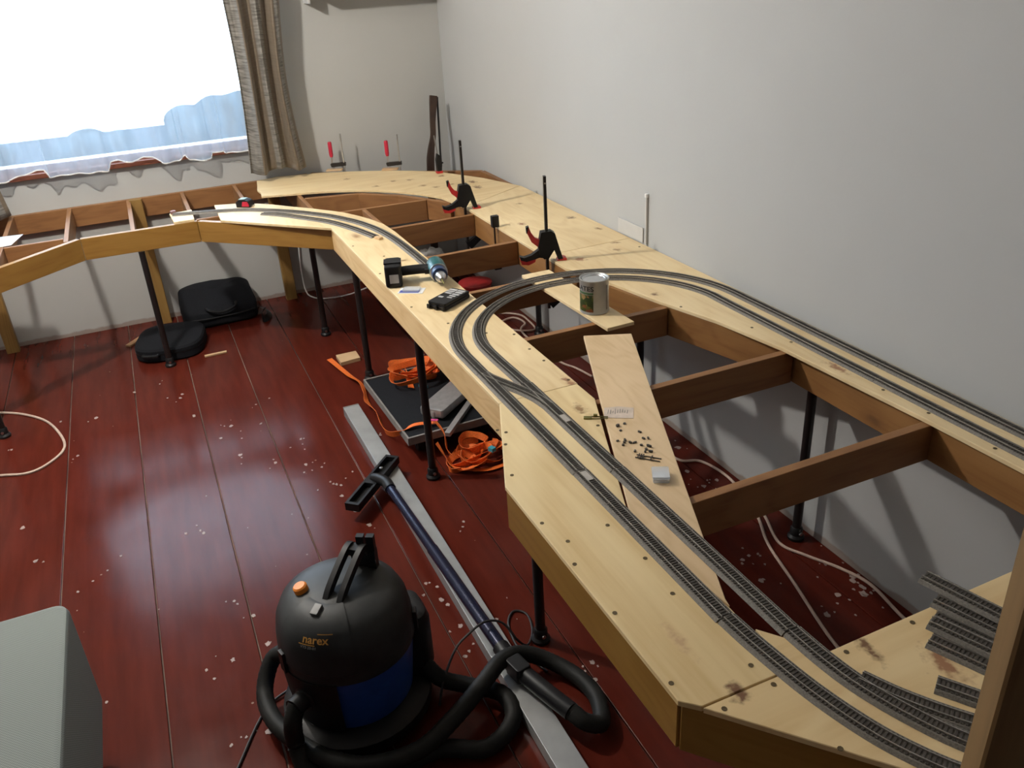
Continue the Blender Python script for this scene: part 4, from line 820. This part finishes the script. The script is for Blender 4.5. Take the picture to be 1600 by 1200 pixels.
# hose
hp = cr([(VX - 0.158, VY - 0.105, 0.190), (VX - 0.178, VY - 0.122, 0.150), (VX - 0.182, VY - 0.125, 0.085), (VX - 0.17, VY - 0.17, 0.035), (VX - 0.12, VY - 0.225, 0.026), (VX - 0.02, VY - 0.26, 0.026), (0.34, 1.445, 0.026), (0.45, 1.395, 0.026), (0.54, 1.44, 0.03), (0.548, 1.52, 0.04), (0.48, 1.60, 0.03), (0.42, 1.635, 0.05), (0.385, 1.66, 0.10)], 10)
sc_h = [1 + 0.05 * (i % 2) for i in range(len(hp))]
M_H = M_RUBBER
hp2 = cr([(0.088, 1.785, 0.165), (0.030, 1.835, 0.125), (-0.012, 1.79, 0.07), (-0.010, 1.70, 0.055), (0.03, 1.60, 0.055), (0.09, 1.505, 0.065), (0.17, 1.44, 0.07), (0.29, 1.425, 0.072), (0.40, 1.475, 0.075), (0.50, 1.535, 0.085), (0.58, 1.585, 0.090), (0.65, 1.60, 0.065), (0.715, 1.565, 0.035), (0.757, 1.49, 0.026), (0.765, 1.41, 0.026), (0.735, 1.335, 0.030), (0.69, 1.335, 0.055), (0.668, 1.37, 0.070)], 12)
MB().tube(hp, 0.0215, 14, scale=sc_h).tube(hp2, 0.0215, 14, scale=[1 + 0.05 * (i % 2) for i in range(len(hp2))]).build('suction_hose', M_H, t, world=True)
# wand with floor nozzle
wd = t
w0, w1 = V((0.549, 2.57, 0.085)), V((0.602, 1.575, 0.072))
MB().tube([w0, w0.lerp(w1, 0.5)], 0.0165, 16).build('upper_tube', M_NAVY, wd, world=True)
MB().tube([w0.lerp(w1, 0.44), w0.lerp(w1, 0.505), w1], 0.0185, 16).build('lower_tube', M_NAVY, wd, world=True)
MB().tube(cr([w1 + V((-0.004, 0.07, 0.001)), w1, (0.615, 1.52, 0.076), (0.640, 1.44, 0.075), (0.668, 1.365, 0.070)], 5), 0.0235, 14).build('grip', M_BLACK, wd, world=True)
MB().rbox(-0.022, 0.022, -0.03, 0.03, 0.056, 0.104, r=0.008, n=3, M=at(0.606, 1.545, 0, 0.2)).build('grip_collar', M_BLACK, wd, world=True)
MB().tube(cr([w0 + V((0.002, -0.05, 0)), w0, (0.532, 2.618, 0.078), (0.522, 2.640, 0.070)], 4), 0.020, 14).build('neck', M_BLACK, wd, world=True)
na = math.atan2(2.752 - 2.503, 0.629 - 0.403)
nz = at(0.516, 2.632, 0.0455, na)
MB().box(-0.165, 0.165, -0.027, -0.018, 0.0, 0.030, M=nz).box(-0.165, 0.165, 0.018, 0.027, 0.0, 0.030, M=nz).box(-0.165, -0.152, -0.018, 0.018, 0.0, 0.030, M=nz).box(0.152, 0.165, -0.018, 0.018, 0.0, 0.030, M=nz).box(-0.152, 0.152, -0.018, 0.018, 0.0, 0.010, M=nz).box(-0.03, 0.03, -0.020, 0.020, 0.010, 0.030, M=nz).build('floor_nozzle', M_BLACK, wd, world=True)
MB().lathe([(0.0001, 0), (0.007, 0), (0.007, 0.004), (0.0001, 0.005)], 10, M=nz @ Mx.Translation((0.07, 0, 0.0301))).build('nozzle_screw', M_STEEL, wd, world=True)
# black cable
def cable(label, pts, r, mat, name='cable', closed=False, cat='cable', group=None):
    return tag(MB().tube(cr(pts, 8, closed), r, 7, closed).build(name, mat), label, cat, group)
cable('thin black power cable looping on the floor left of the vacuum', [(0.06, 1.83, 0.01), (-0.02, 1.79, 0.004), (-0.10, 1.66, 0.004), (-0.145, 1.56, 0.004), (-0.13, 1.48, 0.004), (-0.09, 1.43, 0.004), (-0.03, 1.40, 0.004), (0.0, 1.45, 0.004), (-0.005, 1.53, 0.004), (-0.05, 1.545, 0.0105), (-0.08, 1.49, 0.012), (-0.075, 1.40, 0.006), (-0.02, 1.33, 0.004)], 0.0038, M_BCABLE)
cable('thin black cable looping beside the pipe leg and over the wand', [(0.395, 1.585, 0.012), (0.42, 1.615, 0.055), (0.48, 1.68, 0.085), (0.53, 1.70, 0.105), (0.585, 1.715, 0.112), (0.63, 1.70, 0.10), (0.655, 1.66, 0.06), (0.69, 1.675, 0.015), (0.73, 1.73, 0.004), (0.745, 1.80, 0.004), (0.715, 1.83, 0.004), (0.68, 1.79, 0.004), (0.665, 1.70, 0.004), (0.68, 1.63, 0.004), (0.70, 1.57, 0.004)], 0.0035, M_BCABLE)
cable('cream cable loop on the floor at the left picture edge', [(-1.05, 4.10, 0.005), (-0.92, 4.14, 0.005), (-0.838, 4.119, 0.005), (-0.727, 4.035, 0.005), (-0.629, 3.899, 0.005), (-0.564, 3.702, 0.005), (-0.561, 3.581, 0.005), (-0.625, 3.486, 0.005), (-0.694, 3.459, 0.005), (-0.788, 3.494, 0.005), (-0.95, 3.55, 0.005)], 0.0055, M_CABLE)
cable('pale cable running along the floor under the right bench, inner strand', [(1.60, 2.40, 0.005), (1.615, 2.296, 0.005), (1.68, 2.249, 0.005), (1.70, 2.104, 0.005), (1.648, 1.892, 0.005), (1.575, 1.737, 0.005), (1.522, 1.553, 0.005), (1.453, 1.315, 0.005), (1.42, 1.1, 0.005)], 0.005, M_CABLE)
cable('pale cable bending to the right wall near the pipe leg', [(1.675, 1.90, 0.005), (1.658, 1.85, 0.005), (1.610, 1.723, 0.005), (1.642, 1.635, 0.005), (1.69, 1.539, 0.005), (1.715, 1.439, 0.005), (1.69, 1.285, 0.005), (1.68, 1.1, 0.005)], 0.005, M_CABLE)
cable('coiled pale cable on the floor under the curved tracks', [(1.50, 3.95, 0.005), (1.59, 4.025, 0.005), (1.69, 3.95, 0.005), (1.70, 3.842, 0.006), (1.676, 3.716, 0.005), (1.576, 3.777, 0.005), (1.56, 3.88, 0.012), (1.64, 3.90, 0.015), (1.66, 3.80, 0.016), (1.60, 3.70, 0.012), (1.612, 3.331, 0.005), (1.649, 3.203, 0.005), (1.671, 3.089, 0.005)], 0.005, M_CABLE)
cable('thin white cable hanging to the floor beside the back post', [(0.745, 4.955, 0.30), (0.735, 4.95, 0.15), (0.734, 4.90, 0.03), (0.76, 4.84, 0.004), (0.825, 4.775, 0.004), (0.957, 4.766, 0.004), (1.08, 4.82, 0.004)], 0.004, M_WHITE)

# stool
t = thing('upholstered_stool', 'grey-green woven cube stool in the bottom left corner', 'stool', (-0.655, 1.60, 0))
MB().rbox(-0.270, 0.270, -0.285, 0.285, 0.140, 0.450, r=0.035, n=6, rz=0.016).build('cushion', M_WEAVE, t)
MB().rbox(-0.25, 0.25, -0.265, 0.265, 0.100, 0.139, r=0.03, n=5).build('base', M_BLACK, t)
for sx in (-1, 1):
    for sy in (-1, 1): MB().lathe([(0.016, 0.0), (0.022, 0.099), (0.0001, 0.0995)], 12, M=Mx.Translation((sx * 0.21, sy * 0.225, 0))).build('leg', M_BLACK, t)

# flat trolley with folded handle
t = thing('flat_trolley', 'black flatbed trolley with grey rim and folded silver handle under the bench', 'trolley', (0.90, 3.10, 0), rad(1.5))
MB().rbox(-0.195, 0.195, -0.290, 0.290, 0.078, 0.101, r=0.006, n=2).build('deck', M_FABB, t)
for x0, x1, y0, y1 in ((-0.203, -0.1955, -0.30, 0.30), (0.1955, 0.203, -0.30, 0.30), (-0.1955, 0.1955, -0.30, -0.2905), (-0.1955, 0.1955, 0.2905, 0.30)):
    MB().box(x0, x1, y0, y1, 0.072, 0.104).build('rim', M_GREYP, t)
for sx in (-1, 1):
    for sy in (-1, 1):
        c = MB().lathe([(0.0001, -0.013), (0.031, -0.013), (0.034, -0.008), (0.034, 0.008), (0.031, 0.013), (0.0001, 0.013)], 18, M=Mx.Translation((sx * 0.14, sy * 0.23, 0.035)) @ Mx.Rotation(pi / 2, 4, 'Y')).build('wheel', M_RUBBER, t)
        MB().box(sx * 0.14 - 0.018, sx * 0.14 - 0.0145, sy * 0.23 - 0.014, sy * 0.23 + 0.014, 0.03, 0.0775).build('fork', M_BLACKM, c)
MB().rbox(-0.055, 0.055, -0.16, 0.16, 0.112, 0.150, r=0.012, n=3, M=at(0.060, -0.10, 0, rad(-52))).build('handle_plate', M_SILVER, t)
MB().rbox(-0.012, 0.012, -0.20, 0.20, 0.104, 0.122, r=0.004, n=2, M=at(0.07, -0.215, 0, rad(-42))).build('handle_bar', M_SILVER, t)
MB().rbox(-0.012, 0.012, -0.20, 0.20, 0.104, 0.122, r=0.004, n=2, M=at(0.13, -0.02, 0, rad(-62))).build('handle_bar', M_SILVER, t)
for x, y in ((-0.035, -0.14), (-0.055, -0.20), (0.0, -0.17)): MB().lathe([(0.0001, 0.1015), (0.012, 0.1015), (0.013, 0.135), (0.008, 0.143), (0.0001, 0.145)], 12, M=Mx.Translation((x, y, 0))).build('hinge_knob', M_SILVER, t)

# orange straps
def strap(parent, pts, w=0.025, tw=None, n=8, name='webbing', mat=None):
    P = cr(pts, n); m = len(P)
    tws = None
    if tw: tws = [rad(interp([(i / (len(tw) - 1), a) for i, a in enumerate(tw)], k / (m - 1))) for k in range(m)]
    return MB().sweep(P, [(-w / 2, -0.0008), (w / 2, -0.0008), (w / 2, 0.0008), (-w / 2, 0.0008)], twist=tws).build(name, mat or M_STRAP, parent, world=True, angle=60)
t = thing('orange_strap', 'long orange strap trailing from the pale square block to the trolley', 'strap', (0.70, 3.4, 0))
strap(t, [(0.636, 3.875, 0.022), (0.678, 3.66, 0.016), (0.700, 3.52, 0.030), (0.690, 3.40, 0.025), (0.676, 3.317, 0.03), (0.690, 3.22, 0.02), (0.684, 3.12, 0.012), (0.680, 3.05, 0.014), (0.690, 2.97, 0.04), (0.71, 2.88, 0.095), (0.76, 2.87, 0.115), (0.84, 2.85, 0.112)], 0.027, [0, 15, 40, 60, 35, 70, 60, 80, 70, 30, 5, 5])
t = thing('orange_strap', 'bundle of orange straps heaped on the back of the trolley', 'strap', (0.90, 3.30, 0.1))
for k in range(6):
    cx, cy = 0.90 + 0.03 * cos(k * 2.1), 3.285 + 0.035 * sin(k * 2.1); r = 0.055 + 0.012 * (k % 3)
    strap(t, [(cx + r * 1.3 * cos(a + k), cy + r * sin(a + k), 0.120 + 0.010 * k + 0.012 * sin(2 * a + k)) for a in [j * pi / 4 for j in range(8)]], 0.026, [70, 40, 80, 30, 60])
strap(t, [(0.82, 3.38, 0.115), (0.85, 3.34, 0.135), (0.86, 3.27, 0.125), (0.85, 3.20, 0.108)], 0.027, [10, 40, 20])
strap(t, [(0.98, 3.31, 0.14), (1.01, 3.22, 0.15), (1.0, 3.12, 0.17), (0.98, 3.06, 0.18)], 0.027, [20, 60, 80])
MB().box(-0.008, 0.008, -0.02, 0.02, 0, 0.012, M=at(0.90, 3.185, 0.1035, 0.5)).build('cyan_buckle', M_CYAN, t, world=True)
t = thing('orange_strap', 'tangled orange straps on the floor behind the near pipe leg', 'strap', (0.92, 2.68, 0))
loops = [(0.90, 2.69, 0.058, 0.020), (0.955, 2.70, 0.070, 0.032), (0.93, 2.655, 0.050, 0.045), (0.985, 2.66, 0.055, 0.028), (0.87, 2.66, 0.048, 0.022), (0.95, 2.725, 0.050, 0.060)]
for k, (cx, cy, r, z) in enumerate(loops):
    strap(t, [(cx + r * 1.15 * cos(a + k * 1.3), cy + r * 0.85 * sin(a + k * 1.3), z + 0.014 * sin(a * 1.5 + k)) for a in [j * pi / 4 for j in range(8)]], 0.027, [75, 30, 85, 40, 90, 60])
strap(t, [(0.80, 2.735, 0.09), (0.815, 2.70, 0.05), (0.83, 2.66, 0.02), (0.86, 2.62, 0.016), (0.90, 2.60, 0.03), (0.95, 2.61, 0.03)], 0.03, [80, 60, 20, 10, 60])
strap(t, [(0.95, 2.64, 0.05), (1.02, 2.66, 0.045), (1.09, 2.70, 0.05), (1.15, 2.72, 0.03)], 0.024, [40, 10, 5])
strap(t, [(0.86, 2.62, 0.016), (0.95, 2.585, 0.008), (1.05, 2.60, 0.004), (1.15, 2.62, 0.003)], 0.024, [10, 5, 0])
strap(t, [(0.835, 2.83, 0.125), (0.845, 2.77, 0.10), (0.838, 2.73, 0.05), (0.85, 2.70, 0.03)], 0.025, [80, 75, 60])
MB().box(-0.010, 0.010, -0.012, 0.012, 0, 0.016, M=at(0.985, 2.63, 0.055, 0.4)).build('cyan_buckle', M_CYAN, t, world=True)
MB().box(-0.016, 0.016, -0.006, 0.006, 0, 0.004, M=at(0.832, 2.845, 0.125, -0.6)).build('pink_tag', M_PINK, t, world=True)

# offcuts
tag(MB().prism([(-0.06, -0.045), (0.04, -0.05), (0.055, 0.04), (-0.045, 0.055)], 0.0006, 0.018, M=at(0.730, 3.865, 0, 0.15)).build('wood_block', M_CHIP), 'square pale wood offcut lying by the orange strap', 'wood block')
tag(MB().rbox(-0.055, 0.055, -0.009, 0.009, 0.0006, 0.009, r=0.002, n=1, M=at(0.138, 4.282, 0, 0.02)).build('wood_stick', M_CHIP), 'short pale wood stick on the floor in front of the bags', 'wood stick')
tag(MB().rbox(-0.06, 0.06, -0.016, 0.016, 0.0006, 0.010, r=0.002, n=1, M=at(-0.235, 4.685, 0, 0.9)).build('wood_stick', wood('brown_offcut', (0.42, 0.24, 0.12), (0.33, 0.18, 0.08), 'X', knot=0)), 'brown wood offcut poking out left of the round black case', 'wood stick')

# black case and bag
t = thing('black_case', 'flat rounded black case lying on the floor behind the pipe leg', 'case', (-0.055, 4.500, 0), rad(-12))
out = []
for k in range(28):
    a = 2 * pi * k / 28; out.append((0.170 * math.copysign(abs(cos(a)) ** 0.62, cos(a)), 0.185 * math.copysign(abs(sin(a)) ** 0.62, sin(a))))
def stack(prof):
    mb = MB(); n = len(out)
    vs = [(x * s, y * s, z) for s, z in prof for x, y in out]; fs = [tuple(range(n))[::-1], tuple(range((len(prof) - 1) * n, len(prof) * n))]
    for i in range(len(prof) - 1):
        for k in range(n): fs.append((i * n + k, i * n + (k + 1) % n, (i + 1) * n + (k + 1) % n, (i + 1) * n + k))
    return mb.add(vs, fs)
stack([(0.94, 0.001), (1.0, 0.010), (1.0, 0.040)]).build('lower_half', M_FABB, t)
stack([(1.005, 0.041), (1.005, 0.045)]).build('zip', M_BLACK, t)
stack([(1.0, 0.046), (0.995, 0.062), (0.95, 0.072), (0.5, 0.076)]).build('upper_half', M_FABB, t)
MB().tube(cr([(-0.11, -0.172, 0.045), (-0.105, -0.188, 0.045), (-0.045, -0.200, 0.045), (-0.035, -0.186, 0.045)], 4), 0.007, 8).build('handle', M_BLACK, t)
t = thing('black_bag', 'slumped black fabric bag against the back wall', 'bag', (0.228, 4.805, 0), rad(2))
def bag(u, v):
    a = 2 * pi * u; c = pi * v
    ca, sa = cos(a), sin(a); e = abs(sin(c)) ** 0.22
    x = 0.200 * math.copysign(abs(ca) ** 0.3, ca) * e; y = 0.135 * math.copysign(abs(sa) ** 0.35, sa) * e
    q = 0.5 - 0.5 * math.copysign(abs(cos(c)) ** 0.35, cos(c))
    top = 0.100 + 0.085 * min(1, max(0, (y + 0.13) / 0.16)) - 0.01 * (x / 0.2) ** 2
    z = 0.001 + top * q; n = mnoise.noise(V((x, y, z)) * 11) * 0.008 * min(1, q * 3)
    return (x + n, y + n + 0.02 * q, z + n * 0.8 if q > 0.3 else z)
MB().grid(bag, 64, 28).build('body', M_FABB, t, angle=70)
MB().tube(cr([(-0.08, -0.110, 0.108), (-0.06, -0.135, 0.100), (0.0, -0.145, 0.085), (0.07, -0.135, 0.100), (0.085, -0.105, 0.115)], 6), 0.007, 8).build('carry_handle', M_BLACK, t)
MB().tube([(-0.17, -0.130, 0.060), (-0.05, -0.1345, 0.055), (0.08, -0.1345, 0.056), (0.18, -0.127, 0.062)], 0.004, 6).build('zip', M_BLACK, t)
strap(t, [(0.40, 4.80, 0.05), (0.44, 4.78, 0.03), (0.475, 4.70, 0.022), (0.46, 4.62, 0.02), (0.43, 4.60, 0.018), (0.435, 4.66, 0.03), (0.46, 4.72, 0.03)], 0.035, [60, 30, 60, 80, 50], mat=M_BLACK, name='shoulder_strap')

# stored things under the far corner of the bench
t = thing('red_tub', 'round red plastic tub under the far bench corner', 'tub', (1.585, 4.30, 0))
MB().lathe([(0.0001, 0.001), (0.075, 0.001), (0.092, 0.10), (0.088, 0.10), (0.072, 0.006), (0.0001, 0.006)], 28).build('bowl', M_RED, t)
MB().lathe([(0.0001, 0.112), (0.05, 0.110), (0.096, 0.104), (0.097, 0.096), (0.093, 0.096)], 28).build('lid', M_RED, t)
def blob(name, label, cat, loc, sx, sy, sz, mat, seed, rough=0.25):
    def fn(u, v):
        a = 2 * pi * u; c = pi * v
        p = V((sin(c) * cos(a), sin(c) * sin(a), cos(c))); n = 1 + rough * mnoise.fractal(p * 1.9 + V((seed, 0, 0)), 0.8, 2.0, 4)
        return (loc[0] + sx * p.x * n, loc[1] + sy * p.y * n, max(0.001, loc[2] + sz + sz * p.z * n))
    o = MB().grid(fn, 40, 22).build(name, mat, angle=50); return tag(o, label, cat)
blob('plastic_bag', 'crumpled white plastic bag under the far bench corner', 'bag', (1.42, 4.62, 0), 0.13, 0.12, 0.11, MATS['white_plastic'], 3, 0.4)
blob('dark_pouch', 'dark soft pouch behind the red tub under the bench', 'pouch', (1.50, 4.10, 0), 0.10, 0.07, 0.055, M_FABB, 8)
